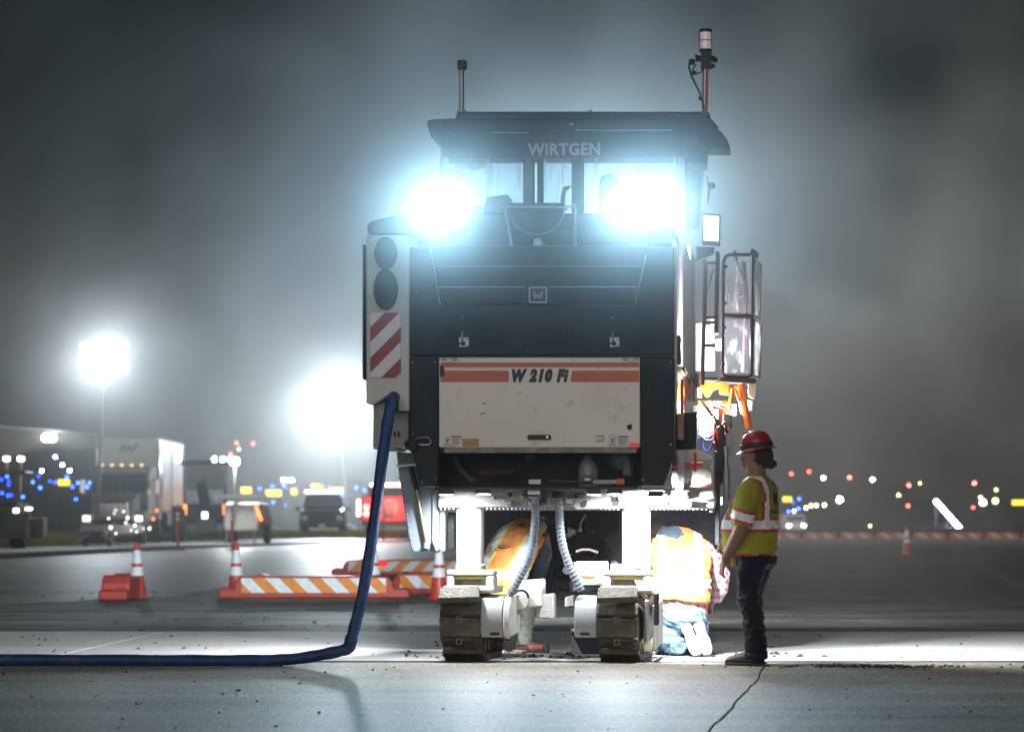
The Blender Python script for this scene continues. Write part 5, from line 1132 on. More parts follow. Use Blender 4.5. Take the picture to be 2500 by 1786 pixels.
tl = empty('tape_measure', man.matrix_world @ V((0, 0, 0)), 0)
bpy.data.objects.remove(tl)
tm = MB().box(-.02, .02, -.012, .012, -.03, .03).build('tape_measure', material('black_yellow_case', (.5, .33, .01), .4), None, bevel=.006); tm.location = W(1791, 1374, 22.3)
tag(tm, 'small black and yellow tape measure in the hand of the standing man', 'tape measure')
ph = MB().tube([V((0, 0, 0)), V((0, 0, .012))], .035, 14)

# --- kneeling man at the right crawler: faces away (+x = away), seen from behind
def logo(v, c, d, target, up=(0, 0, 1), size=.045, rot=0):
    bv = BVHTree.FromObject(target, bpy.context.evaluated_depsgraph_get())
    d = V(d).normalized(); u = V(up); u = (u - d * u.dot(d)).normalized(); x = u.cross(-d) * -1 if False else d.cross(u)
    M = Matrix(((x.x, u.x, -d.x, c[0]), (x.y, u.y, -d.y, c[1]), (x.z, u.z, -d.z, c[2]), (0, 0, 0, 1))) @ Matrix.Rotation(R(rot), 4, 'Z')
    def flat(pts_, name, mat, off, parent):
        V_ = []; n_ = len(pts_)
        for a, b_ in pts_:
            w_ = M @ V((a, b_, 0)); h = bv.ray_cast(w_ - d * .5, d); V_.append((h[0] if h[0] is not None else w_) - d * off)
        return V_
    N = 28; el = [(1.55 * size * math.cos(2 * math.pi * k / N), .52 * size * math.sin(2 * math.pi * k / N)) for k in range(N)]
    pts_ = flat(el + [(0, 0)], 'x', INK, .006, v)
    me = bpy.data.meshes.new('logo_oval'); me.from_pydata(pts_, [], [(k, (k + 1) % N, N) for k in range(N)]); me.materials.append(INK)
    o = bpy.data.objects.new('logo_oval', me); COL.objects.link(o); o.parent = v
    e1 = [(2.15 * size * math.cos(2 * math.pi * k / N), .98 * size * math.sin(2 * math.pi * k / N)) for k in range(N)]; e2 = [(a * .97, b_ * .95) for a, b_ in e1]
    pts_ = flat(e1 + e2, 'x', INK, .006, v); me = bpy.data.meshes.new('logo_ring'); me.from_pydata(pts_, [], [(k, (k + 1) % N, N + (k + 1) % N, N + k) for k in range(N)]); me.materials.append(INK)
    o = bpy.data.objects.new('logo_ring', me); COL.objects.link(o); o.parent = v
    lettering('CARSELL', size * .78, M, HIOR, v, bvh=bv, bold=.0012, wide=.98, off=.009)
    return M
k2 = empty('person', (*W(1668, 1600, 23.75).xy, 0), R(90), 'man kneeling in a bright orange vest and plaid shirt beside the right crawler', 'person')
# person frame: +x away from the camera, +y = left in the picture
b = MB()
b.loft([ring((.02, 0, .36), (.14, 0, 0), (0, .17, 0)), ring((.1, .02, .6), (.14, 0, 0), (0, .19, 0)), ring((.24, .03, .86), (.12, 0, 0), (0, .2, 0)), ring((.33, .03, .98), (.08, 0, 0), (0, .12, 0))])
b.tube([(.34, .08, .98), (.42, .16, 1.0)], .06, 10); headshape(b, (.5, .2, .99), (.75, .1, -.6), (.5, .25, .6), 1.0)
b.tube([(.22, -.2, .9), (.25, -.3, .74), (.28, -.34, .6), (.36, -.3, .48), (.42, -.26, .42)], [.06, .055, .047, .04, .028], 12); hand(b, (.42, -.26, .42), (.6, .3, -.6), (-.3, .5, -.4), .6)
b.tube([(.24, .22, .9), (.36, .3, .76), (.45, .3, .6), (.55, .2, .5)], [.06, .055, .045, .028], 12); hand(b, (.56, .19, .49), (.8, -.3, -.4), (0, -.5, -.5), .6)
for s in (-1, 1): b.tube([(.03, .1 * s, .36), (.38, .12 * s, .12), (.0, .11 * s, .1)], [.1, .065, .05], 10)
fused('body', b, SKIN, k2, .008, 2)
fused('hair', MB().ball((.49, .2, 1.03), .105, .09, .085), HAIR, k2, .008, 1, .01, 30)
pl_ = MB(); pl_.loft([ring((.0, -.01, .33), (.16, 0, 0), (0, .185, 0)), ring((.03, 0, .42), (.175, 0, 0), (0, .205, 0)), ring((.1, .01, .6), (.16, 0, 0), (0, .215, 0)), ring((.22, .02, .86), (.13, 0, 0), (0, .22, 0)), ring((.3, .02, .97), (.09, 0, 0), (0, .14, 0))], 24)
pl_.tube([(.22, -.17, .9), (.24, -.27, .79), (.27, -.335, .66), (.30, -.325, .54), (.36, -.29, .46)], [.075, .08, .078, .068, .055], 16)
pl_.tube([(.22, .18, .9), (.34, .29, .76), (.44, .3, .6), (.52, .23, .53)], [.08, .078, .065, .05], 16)
fused('plaid_shirt', pl_, PLAID, k2, .009, 3, .008, 9)
vs_ = MB(); vs_.loft([ring((.01, .02, .465), (.2, .02, 0), (0, .235, .02)), ring((.04, .01, .56), (.2, 0, 0), (0, .24, 0)), ring((.1, .01, .7), (.18, 0, .04), (0, .24, 0)), ring((.17, .01, .85), (.175, 0, .06), (0, .255, 0)), ring((.24, .02, .965), (.135, 0, .06), (0, .225, .0)), ring((.29, .03, 1.03), (.08, 0, .04), (0, .13, .0))], 30)
vest = fused('vest', vs_, HIOR, k2, .009, 3, .015, 7)
band(vest, lambda c, n: abs(c.y - .02) > .125 and abs(abs(c.y - .02) - .155) < .03 and c.z > .5, 'reflective_tape', REFL, k2, .004)
band(vest, lambda c, n: abs(c.z - .60) < .035, 'reflective_tape', REFL, k2, .005)
hc_ = MB().loft([ring((.27, .05, .975), (.06, 0, .03), (0, .15, .01)), ring((.3, .055, 1.03), (.085, 0, .03), (0, .125, .01)), ring((.37, .08, 1.06), (.07, 0, -.02), (0, .08, .01))], 20)
hc_.ball((.22, .06, .96), .04, .06, .05)
fused('hood', hc_, SLATE, k2, .008, 2, .012, 14)
jn = MB(); jn.loft([ring((.0, 0, .40), (.165, 0, 0), (0, .18, 0)), ring((-.01, 0, .3), (.17, 0, 0), (0, .19, 0)), ring((.05, 0, .2), (.14, 0, 0), (0, .18, 0))], 20)
for s in (-1, 1): jn.tube([(.02, .09 * s, .3), (.2, .11 * s, .2), (.4, .12 * s, .1)], [.12, .105, .085], 14).tube([(.4, .12 * s, .09), (.18, .11 * s, .085), (-.02, .09 * s - .02, .085), (-.1, .06 * s - .03, .09)], [.085, .08, .068, .062], 14)
jn.ball((-.0, .12, .17), .11, .1, .11)
fused('jeans', jn, JEANS, k2, .009, 3, .018, 10)
for i, (top, bot, w) in enumerate((((-.12, -.0, .285), (-.26, -.105, .018), .05), ((-.1, -.11, .3), (-.22, -.19, .02), .052))):
    top, bot = V(top), V(bot); d = (top - bot).normalized(); nrm = V((-1, 0, 0)); nrm = (nrm - d * nrm.dot(d)).normalized(); sd_ = d.cross(nrm)
    L = (top - bot).length; prof = [(0, .034), (.04, .05), (.12, .054), (.17, .044), (.2, .04), (.26, .045), (L, .034)]
    shp = [bot + d * a + sd_ * w_ for a, w_ in prof] + [bot + d * a - sd_ * w_ for a, w_ in reversed(prof)]
    bo = MB().loft([(bot + d * a - nrm * (.03 if a < .1 else .04), sd_ * (w_ * .95), nrm * (.025 if a < .1 else .036)) for a, w_ in prof], 14)
    bt = fused('boot', bo, TANB, k2, .008, 2)
    MB().prism([p_ + nrm * .0 for p_ in shp], [p_ + nrm * .02 for p_ in shp]).build('sole', SOLE, bt, bevel=.006)
    hl = [bot + d * a + sd_ * w_ for a, w_ in ((.195, .042), (L, .034))] + [bot + d * a - sd_ * w_ for a, w_ in ((L, .034), (.195, .042))]
    MB().prism([p_ + nrm * .018 for p_ in hl], [p_ + nrm * .038 for p_ in hl]).build('heel', SOLE, bt, bevel=.008)
bpy.context.view_layer.update()
logo(vest, (-.3, .045, .855), (1, 0, -.35), vest, size=.046, rot=5)
lettering('T', .14, Matrix.Translation((-.3, .02, .72)) @ Matrix.Rotation(R(-90), 4, 'Z') @ Matrix.Rotation(R(90), 4, 'X'), material('faded_vest_print', (.8, .3, .07), .7), vest, bvh=BVHTree.FromObject(vest, bpy.context.evaluated_depsgraph_get()), bold=.004)

# --- crouching man behind the left lifting column
k1 = empty('person', (*W(1214, 1590, 24.3).xy, 0), R(68), 'crouching man in an orange vest behind the left lifting column', 'person')
b = MB()
b.loft([ring((-.05, 0, .48), (.14, 0, 0), (0, .16, 0)), ring((.04, 0, .72), (.13, 0, 0), (0, .18, 0)), ring((.18, 0, .98), (.11, 0, 0), (0, .19, 0)), ring((.26, 0, 1.08), (.08, 0, 0), (0, .12, 0))])
b.tube([(.27, 0, 1.08), (.38, 0, 1.08)], .06, 10); headshape(b, (.46, 0, 1.02), (.5, 0, -.85), (.85, 0, .5), 1.0)
for s in (-1, 1): b.tube([(.16, .2 * s, 1.0), (.26, .25 * s, .82), (.38, .2 * s, .68), (.5, .14 * s, .6)], [.06, .053, .044, .028], 12); hand(b, (.5, .14 * s, .6), (1, -.2 * s, -.3), (0, -.4 * s, -1), .6)
b.tube([(-.05, -.1, .46), (.3, -.14, .5), (.16, -.14, .1)], [.1, .065, .045], 10).tube([(-.05, .1, .46), (.3, .14, .3), (.0, .14, .08)], [.1, .065, .045], 10)
fused('body', b, SKIN, k1, .008, 2)
fused('hair', MB().ball((.46, 0, 1.05), .1, .09, .09), HAIR, k1, .008, 1, .01, 30)
hd2 = MB().loft([ring((-.06, 0, .47), (.165, 0, 0), (0, .18, 0)), ring((.04, 0, .72), (.15, 0, 0), (0, .195, 0)), ring((.16, 0, .96), (.13, 0, 0), (0, .2, 0)), ring((.24, 0, 1.08), (.1, 0, 0), (0, .15, 0)), ring((.33, 0, 1.11), (.08, 0, 0), (0, .09, 0))], 22)
for s in (-1, 1): hd2.tube([(.14, .15 * s, .99), (.24, .235 * s, .84), (.36, .2 * s, .69), (.48, .15 * s, .61)], [.07, .066, .056, .045], 16)
fused('hoodie', hd2, SLATE, k1, .009, 3, .012, 9)
vs2 = MB().loft([ring((-.09, 0, .50), (.19, 0, 0), (0, .215, 0)), ring((-.03, 0, .62), (.185, 0, 0), (0, .22, 0)), ring((.03, 0, .78), (.185, 0, .03), (0, .235, 0)), ring((.1, 0, .93), (.17, 0, .05), (0, .24, 0)), ring((.16, 0, 1.04), (.13, 0, .05), (0, .215, 0)), ring((.19, 0, 1.10), (.09, 0, .04), (0, .15, 0))], 30)
vest1 = fused('vest', vs2, HIOR, k1, .009, 3, .010, 6)
strap = lambda c, w: c.z > .68 and abs(abs(c.y) - .155 + .06 * (1.0 - c.z)) < w
band(vest1, lambda c, n: strap(c, .055) or abs(c.z - .665) < .055, 'trim_tape', HIYE, k1, .003)
band(vest1, lambda c, n: strap(c, .033) or abs(c.z - .665) < .034, 'reflective_tape', REFL, k1, .006)
logo(vest1, (-.3, .035, 1.0), (1, 0, -.4), vest1, size=.044, rot=-9)
cg_ = MB().loft([ring((-.06, 0, .56), (.16, 0, 0), (0, .17, 0)), ring((-.07, 0, .45), (.17, 0, 0), (0, .18, 0)), ring((-.02, 0, .38), (.12, 0, 0), (0, .15, 0))], 18)
cg_.tube([(-.03, -.1, .46), (.12, -.16, .5), (.27, -.19, .50)], [.12, .1, .09], 14).tube([(.27, -.19, .5), (.2, -.19, .32), (.13, -.19, .12), (.13, -.19, .07)], [.09, .075, .066, .07], 14)
cg_.tube([(-.03, .1, .46), (.15, .14, .38), (.33, .14, .26)], [.12, .1, .08], 14).tube([(.33, .14, .26), (.15, .14, .16), (.0, .14, .09)], [.085, .075, .065], 14)
fused('trousers', cg_, CARGO, k1, .009, 3, .013, 12)
for (dx, dy) in ((.13, -.19), (.0, .14)):
    bo = MB().loft([ring((-.06 + dx, dy, .05), (0, .04, 0), (0, 0, .035)), ring((.0 + dx, dy, .06), (0, .046, 0), (0, 0, .05)), ring((.08 + dx, dy, .05), (0, .047, 0), (0, 0, .04)), ring((.17 + dx, dy, .036), (0, .04, 0), (0, 0, .026)), ring((.2 + dx, dy, .032), (0, .03, 0), (0, 0, .018))], 14)
    M_ = Matrix.Translation((dx, dy, 0)) @ Matrix.Rotation(R(-62 - 25), 4, 'Z') @ Matrix.Translation((-dx, -dy, 0))
    bt = fused('boot', bo.move(M_), BOOT if dy > 0 else material('rust_leather', (.42, .2, .12), .5), k1, .007, 2)
    MB().xy([(-.09 + dx, dy - .035), (-.09 + dx, dy + .035), (.1 + dx, dy + .048), (.2 + dx, dy + .03), (.2 + dx, dy - .03), (.1 + dx, dy - .048)], .0, .02).move(M_).build('sole', SOLE, bt, bevel=.005)
Sh = Matrix.Translation((0, 0, .5)) @ Matrix(((1, 0, 0, 0), (0, 1, -.3, 0), (0, 0, 1, 0), (0, 0, 0, 1))) @ Matrix.Translation((0, 0, -.5))
for o in [o for o in COL.objects if o.parent is k1 or o.parent is vest1]:
    if o.name.split('.')[0] in ('hoodie', 'vest', 'trim_tape', 'reflective_tape', 'logo_oval', 'logo_ring', 'lettering', 'body', 'hair'): o.data.transform(Sh)
# things on the ground by the crew
ms = empty('mushroom_tool', W(1318, 1592, 24.2), R(-20), 'small tool with a pink grip and a steel disc lying by the crouching man', 'tool')
ms.location.z = 0
MB().cyl((-.09, 0, .045), (.03, 0, .05), .026, 14, .024).build('grip', material('faded_pink_rubber', (.6, .2, .2), .5), ms, True)
MB().cyl((.03, 0, .05), (.06, 0, .05), .012, 10).build('neck', STEEL, ms); MB().cyl((.06, 0, .05), (.072, 0, .052), .05, 20).build('disc', STEEL, ms, True)
tb = empty('tool_box', (*W(1430, 1590, 24.1).xy, 0), 0, 'dark blue and white tool box with a red handle behind the right crawler', 'tool box')
MB().xz([(-.1, 0), (.14, 0), (.14, .19), (-.12, .19)], -.1, .12).build('shell', material('navy_plastic', (.02, .022, .06), .4), tb, bevel=.01)
MB().xz([(-.125, .01), (-.1, 0), (-.03, .0), (-.12, .17)], -.115, -.1).build('pale_side', WHITEP, tb, bevel=.004)
MB().box(-.13, .15, -.11, .13, .19, .21).build('lid', WHITEP, tb, bevel=.006)
MB().tube([(-.1, -.12, .19), (-.09, -.13, .155), (.05, -.13, .155), (.06, -.12, .19)], .007, 8).build('handle', material('red_plastic', (.75, .04, .02), .4), tb, True)
jg = empty('water_jug', q(1437, 1188, .22) + V((RX, RY, 0)), 0, 'cloudy plastic jug with a blue label standing in the open tool bay', 'jug')
jg.location = mm.matrix_world @ q(1437, 1188, .22) if False else (Matrix.Translation((RX, RY, 0)) @ Matrix.Rotation(-YAW, 4, 'Z')) @ q(1437, 1187, .22)
jl = px_r(25, .22)
MB().loft([ring((0, 0, .0), (jl * .96, 0, 0), (0, jl * .9, 0)), ring((0, 0, .14), (jl, 0, 0), (0, jl * .95, 0)), ring((-.005, 0, .19), (jl * .75, 0, 0), (0, jl * .8, 0)), ring((-.01, 0, .235), (jl * .34, 0, 0), (0, jl * .34, 0)), ring((-.01, 0, .25), (jl * .3, 0, 0), (0, jl * .3, 0))], 20).build('bottle', material('cloudy_plastic', (.24, .23, .22), .35, alpha=1), jg, True)
MB().box(-.055, .03, -jl * 1.03, -jl * .93, .02, .09).build('label', material('blue_label', (.02, .08, .25), .4), jg, bevel=.004)
MB().xz([(-.04 + .0, .055), (-.025, .066), (.0, .068), (.018, .055), (.0, .045), (-.025, .044)], -jl * 1.05, -jl * 1.03).build('label_print', WHITE, jg)
Mm = Matrix.Translation((RX, RY, 0)) @ Matrix.Rotation(-YAW, 4, 'Z')
ax = empty('hammer', (0, 0, 0), 0, 'long handled hammer with an orange tip lying at the lip of the tool bay', 'hammer')
MB().tube([Mm @ q(1340, 1173, .0), Mm @ q(1450, 1178, .0)], .010, 8).build('handle', GUT[1], ax, True)
MB().tube([Mm @ q(1448, 1177, -.01), Mm @ q(1508, 1176, -.01)], .02, 12).build('sleeve', material('pale_sleeve', (.4, .4, .42), .5), ax, True)
MB().tube([Mm @ q(1506, 1176, -.01), Mm @ q(1525, 1175, -.01)], .027, 12).build('tip', material('orange_tip', (.7, .1, .02), .5), ax, True)
# ================================================================== behind the work site
smoke((wx(256, 89), 89, wz(872, 91)), (14, 5, 9), .014, 'wide faint added mist spreading the halo of the left light tower', contrast=.7, power=1.5, ns=.22)  # thin volumes added to spread the glow of both towers
smoke((wx(800, 134), 134, wz(950, 137)), (26, 7, 17), .012, 'wide faint added mist spreading the halo of the light tower beside the machine', contrast=.7, power=1.5, ns=.12)
def towards(p, t): return tuple(Vector(t))
def light_tower(px, Y, head_py, lean_px, energy, label, nl=4, r=.2):
    x = wx(px, Y); zb = 0.0 if px < 500 else -0.06
    t = empty('light_tower', (x, Y, zb), 0, label, 'light tower')
    H = wz(head_py, Y) - zb; dx = wx(px + lean_px, Y) - x
    MB().tube([(0, 0, .9), (dx * .35, 0, H * .45)], .075, 10).tube([(dx * .3, 0, H * .4), (dx * .65, 0, H * .72)], .055, 10).tube([(dx * .6, 0, H * .68), (dx, 0, H)], .04, 10).build('mast', material('mast_dark_galvanised', (.12, .12, .12), .5, .2), t, True)
    MB().box(-.3, .3, -.3, .5, .1, .5).build('engine_cover', DARK, t, bevel=.04)
    for s in (-1, 1):
        MB().cyl((s * .35, .2, .2), (s * .45, .2, .2), .2, 16).build('wheel', RUBBER, t, True)
        MB().tube([(s * .2, -.3, .4), (s * .8, -.3, .02)], .03, 8).build('outrigger', STEEL, t)
    MB().box(dx - .8, dx + .8, -.05, .05, H - .05, H + .05).build('crossbar', STEEL, t)
    for k in range(nl):
        a = dx + (-.55 + 1.1 * (k % 2)); b = H + (.28 if k < 2 else -.32)
        h = MB().box(a - r - .03, a + r + .03, -.1, .12, b - r * .8 - .03, b + r * .8 + .03).build('flood_lamp', DARK, t, bevel=.03)
        MB().box(a - r, a + r, -.13, -.105, b - r * .8, b + r * .8).build('lens', glow('flood_lamp_face', (.9, .97, 1.0), 60) if 'flood_lamp_face' not in bpy.data.materials else bpy.data.materials['flood_lamp_face'], h)
    lamp('SPOT', 'tower_light', (dx, -.25, H), energy, (0.84, 0.95, 1.0), t, aim=(dx - x * .35, -20, H - 5), cone=175, blend=.6, radius=.5 if px < 500 else 1.0)
    return t
light_tower(236, 92, 872, 20, TOW1, 'light tower at left with a leaning mast above the grey truck')
light_tower(848, 140, 985, -26, TOW2, 'light tower glaring behind the dark pickup next to the machine', r=.44)
smoke((wx(256, 91), 91, wz(872, 91)), (7.5, 5, 6.8), .24, 'added mist shaping the halo round the left light tower', contrast=.4, power=2.8, ns=.5)  # denser volumes added to give each tower its halo
smoke((wx(815, 137), 137, wz(975, 137)), (18.0, 7, 13), .05, 'added mist shaping the halo round the light tower beside the machine', contrast=.4, power=2.8, ns=.4)

def wheel(p, r, w, parent, rim=STEEL):
    h = MB().cyl((p[0], p[1], p[2]), (p[0] + w, p[1], p[2]), r, 20).build('wheel', RUBBER, parent, True, .03)
    MB().cyl((p[0] - .01, p[1], p[2]), (p[0] + w + .01, p[1], p[2]), r * .5, 14).build('rim', rim, h, True)
def lit(name, c, s): return bpy.data.materials[name] if name in bpy.data.materials else glow(name, c, s)
HEADL = ('headlight_glass', (1.0, .98, .92), 2.5); 
# grey truck tractor
TG = material('grey_truck_paint', (.13, .14, .135), .35, var=.1, coat=.4)
sc = 98; x0 = wx(274, sc)
tk = empty('truck', (x0, sc, 0), R(0), 'grey long nosed truck with chrome bumper parked before a white box trailer', 'truck')
tk.scale = (1.0, 1.0, 1.0)
MB().yz([(0.1, .75), (0, 1.0), (.05, 1.45), (1.9, 1.75), (1.9, .75)], -.72, .72).build('hood', TG, tk, bevel=.06)
MB().yz([(1.9, .8), (1.85, 1.75), (2.3, 2.55), (2.6, 2.72), (4.1, 2.75), (4.1, .8)], -1.05, 1.05).build('cab', TG, tk, bevel=.06)
MB().prism([(-.95, 1.86, 1.8), (.95, 1.86, 1.8), (.88, 2.24, 2.46), (-.88, 2.24, 2.46)], [(-.95, 1.9, 1.8), (.95, 1.9, 1.8), (.88, 2.3, 2.46), (-.88, 2.3, 2.46)]).build('windshield', CARGLASS, tk)
MB().box(-.03, .03, 1.84, 1.9, 1.8, 2.2).build('windshield_bar', DARK, tk)
g = MB().box(-.5, .5, -.04, .06, .85, 1.42).build('grille', DARK, tk)
for k in range(7): MB().box(-.46, .46, -.055, -.04, .9 + .075 * k, .925 + .075 * k).build('grille_bar', CHROME, g)
MB().box(-.56, -.5, -.06, .08, .82, 1.45).build('grille_frame', CHROME, tk); MB().box(.5, .56, -.06, .08, .82, 1.45).build('grille_frame', CHROME, tk)
MB().xz([(-1.12, .38), (-1.12, .7), (1.12, .7), (1.12, .38), (.4, .33), (-.4, .33)], -.12, .12).build('bumper', CHROME, tk, bevel=.04)
for s in (-1, 1):
    f = MB().yz([(.1, .6), (.15, 1.0), (.5, 1.15), (1.2, 1.1), (1.5, .7), (1.3, .65), (.7, .95), (.4, .6)], s * .72, s * 1.12).build('fender', TG, tk, bevel=.03)
    MB().box(s * .62 - .12 + s * .28, s * .62 + .12 + s * .28, .04, .14, .78, .98).build('headlight', lit(*HEADL), f)
    wheel((s * .9 - .15, .85, .5), .5, .3, tk, CHROME); wheel((s * .85 - .25, 4.6, .5), .5, .5, tk)
    m = MB().box(s * 1.32 - .1, s * 1.32 + .1, 1.95, 2.05, 1.75, 2.25).build('mirror', CHROME, tk, bevel=.02); MB().tube([(s * 1.02, 2.1, 2.2), (s * 1.32, 2.0, 2.2)], .02, 6).build('mirror_arm', CHROME, m)
    MB().tube([(s * 1.12, 4.2, .8), (s * 1.12, 4.2, 3.35)], .09, 12).build('exhaust_stack', CHROME, tk, True)
for k in range(5): MB().box(-.7 + .35 * k - .05, -.7 + .35 * k + .05, 2.38, 2.44, 2.72, 2.78).build('marker_lamp', lit('amber_marker', (1, .6, .3), 3 if k in (0, 4) else .4), tk)
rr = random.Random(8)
for k in range(12):  # glowing beads scattered as painted glints, not lamps
    MB().ball((rr.uniform(-.2, 1.3), -.15, rr.uniform(.35, 1.2)), rr.uniform(.02, .05)).build('glint_bead', lit('bumper_glint', (1, .95, .9), 5), tk, True)
for k in range(3): MB().box(1.14, 1.2, .9 + k, 1.0 + k, .5 + .3 * k, .6 + .3 * k).build('side_marker', lit('orange_marker', (1, .25, .05), 4), tk)
MB().box(-.35, -.25, -.14, -.12, .36, .44).build('tow_hook', lit('orange_marker', (1, .25, .05), 4), tk)  # hook painted with an orange glow, though it is no lamp
# white box trailer behind it
ty = 114; xa, xb = wx(233, ty), wx(386, ty); zt, zb_ = wz(1069, ty), wz(1248, ty)
tl = empty('box_trailer', ((xa + xb) / 2, ty, 0), 0, 'tall white box trailer with orange side graphics behind the grey truck', 'trailer')
hw = (xb - xa) / 2
MB().box(-hw, hw, 0, 8.6, zb_, zt).build('box', material('trailer_front_white', (.6, .61, .59), .5, var=.06, vscale=.7), tl, bevel=.04)
def flame():
    m = material('orange_flame_graphic', (.8, .8, .8), .4); nt = m.node_tree; b = nt.nodes['Principled BSDF']
    tc = nt.nodes.new('ShaderNodeTexCoord'); sp = nt.nodes.new('ShaderNodeSeparateXYZ'); nt.links.new(tc.outputs['Object'], sp.inputs[0])
    n = nt.nodes.new('ShaderNodeTexNoise'); n.inputs['Scale'].default_value = 1.1; mp = nt.nodes.new('ShaderNodeMapping'); mp.inputs['Scale'].default_value = (1, 1.2, .25)
    nt.links.new(tc.outputs['Object'], mp.inputs[0]); nt.links.new(mp.outputs[0], n.inputs['Vector'])
    a = nt.nodes.new('ShaderNodeMath'); a.operation = 'MULTIPLY_ADD'; a.inputs[1].default_value = 1.8; nt.links.new(n.outputs[0], a.inputs[0]); nt.links.new(sp.outputs[2], a.inputs[2])
    cr = nt.nodes.new('ShaderNodeValToRGB'); e = cr.color_ramp.elements; e[0].position = 0; e[0].color = (.55, .5, .48, 1); e[1].position = 1; e[1].color = (.75, .72, .76, 1)
    for p_, c in ((.22, (.8, .2, .03, 1)), (.42, (.9, .5, .06, 1)), (.55, (.75, .3, .16, 1)), (.68, (.7, .62, .66, 1))):
        k = e.new(p_); k.color = c
    mr = nt.nodes.new('ShaderNodeMapRange'); mr.inputs[1].default_value = .9; mr.inputs[2].default_value = 4.7; nt.links.new(a.outputs[0], mr.inputs[0])
    nt.links.new(mr.outputs[0], cr.inputs[0]); nt.links.new(cr.outputs[0], b.inputs['Base Color']); return m
MB().box(hw, hw + .02, .1, 8.5, zb_ + .06, zt - .07).build('side_graphic', flame(), tl)
for y_ in (.04, 4.3, 8.5): MB().box(hw + .02, hw + .05, y_, y_ + .08, zb_ + .03, zt - .05).build('side_rib', STEEL, tl)
MB().box(hw - .1, hw + .06, 0, 8.6, zt - .07, zt).build('roof_rail', CHROME, tl); MB().box(hw - .1, hw + .06, 0, 8.6, zb_ - .05, zb_ + .03).build('floor_rail', CHROME, tl)
MB().box(-hw + .3, hw - .3, .3, 8.3, zb_ - .3, zb_ - .06).build('chassis', DARK, tl)
for y_ in (6.3, 7.6):
    for s in (-1, 1): wheel((s * (hw - .35) - .25, y_, .52), .5, .5, tl)
MB().box(hw - .5, hw + .02, 3.0, 5.4, .5, 1.1).build('side_locker', DARK, tl, bevel=.03)
lettering('PAF', .42, facing(V((.05, -.06, zt - .42))), material('dull_blue_print', (.12, .15, .2), .5), tl, shear=.3, bold=.012)
# backhoe with its roof lamps
by = 104; bk = empty('backhoe_loader', (wx(500, by), by, 0), R(6), 'dark backhoe loader with a row of bright roof lamps right of the trailer', 'backhoe loader'); bk.scale = (1, 1, .91)
MB().box(-.8, .8, .2, 3.4, .75, 1.5).build('body', DARK, bk, bevel=.08)
for (a, b) in ((-.78, 0), (.7, 0), (-.78, 1.3), (.7, 1.3)): MB().box(a, a + .08, b + .3, b + .38, 1.5, 3.1).build('cab_post', RAILM, bk)
MB().box(-.9, .9, .2, 1.9, 3.1, 3.28).build('roof', DARK, bk, bevel=.05)
MB().box(-.66, .66, .33, .35, 2.1, 3.05).build('rear_glass', CARGLASS, bk); MB().box(-.7, .7, 1.62, 1.64, 1.6, 3.05).build('front_glass', CLEAR, bk)
for s in (-1, 1): wheel((s * .95 - .25, .5, .72), .72, .5, bk); wheel((s * .9 - .2, 3.0, .5), .5, .4, bk)
MB().tube([(0, .1, .9), (-.15, -.5, 2.3), (-.05, -.9, 2.4)], .13, 8).build('boom', DARK, bk, True); MB().tube([(-.05, -.9, 2.4), (.25, -.7, .9)], .1, 8).build('dipper_arm', DARK, bk, True)
MB().yz([(-.95, .35), (-.5, .25), (-.35, .8), (-.8, .95)], -.35, .45).build('bucket', DARK, bk, bevel=.03)
for a in (-.95, .35, .65, .92): MB().box(a - .07, a + .07, .12, .2, 3.22, 3.42).build('roof_lamp', lit('roof_lamp_face', (1, 1, 1), 26), bk, bevel=.02)
MB().box(-.1, .1, -.5, -.45, .9, 1.2).build('tail_lamp', lit('bumper_glint', 0, 0), bk)
for s in (-1, 1): MB().box(s * .72 - .06, s * .72 + .06, .12, .18, 1.1, 1.5).build('side_lamp', lit('orange_marker', 0, 0), bk)
# service trailer with work lamp
sy = 100; st_ = empty('service_trailer', (wx(588, sy), sy, 0), R(-8), 'white service trailer with a glaring lamp on a pole and a crossbar', 'trailer')
MB().yz([(0, .45), (0, 1.35), (.5, 1.45), (1.6, 1.4), (2.2, .9), (2.2, .45)], -.62, .62).build('cover', WHITEP, st_, bevel=.05)
MB().box(-.95, .95, -.1, .0, 1.62, 1.7).build('crossbar', STEEL, st_); MB().tube([(-.2, -.05, 1.3), (-.2, -.05, 2.9)], .05, 8).build('pole', STEEL, st_)
MB().box(-.34, -.06, -.16, -.02, 2.75, 3.0).build('lamp', lit('roof_lamp_face', 0, 0), st_, bevel=.03)
lamp('POINT', 'trailer_light', (-.2, -.3, 2.9), 700, (.95, .98, 1), st_, radius=.1)
for s in (-1, 1): wheel((s * .72 - .1, 1.0, .33), .33, .2, st_)
MB().tube([(.55, -.02, 1.3), (.75, -.02, .8)], .05, 8).build('tail_strip', lit('orange_marker', 0, 0), st_)
for s in (-1, 1): MB().tube([(s * .5, -.05, .5), (s * .5, -.05, .0)], .035, 8).build('jack', STEEL, st_)
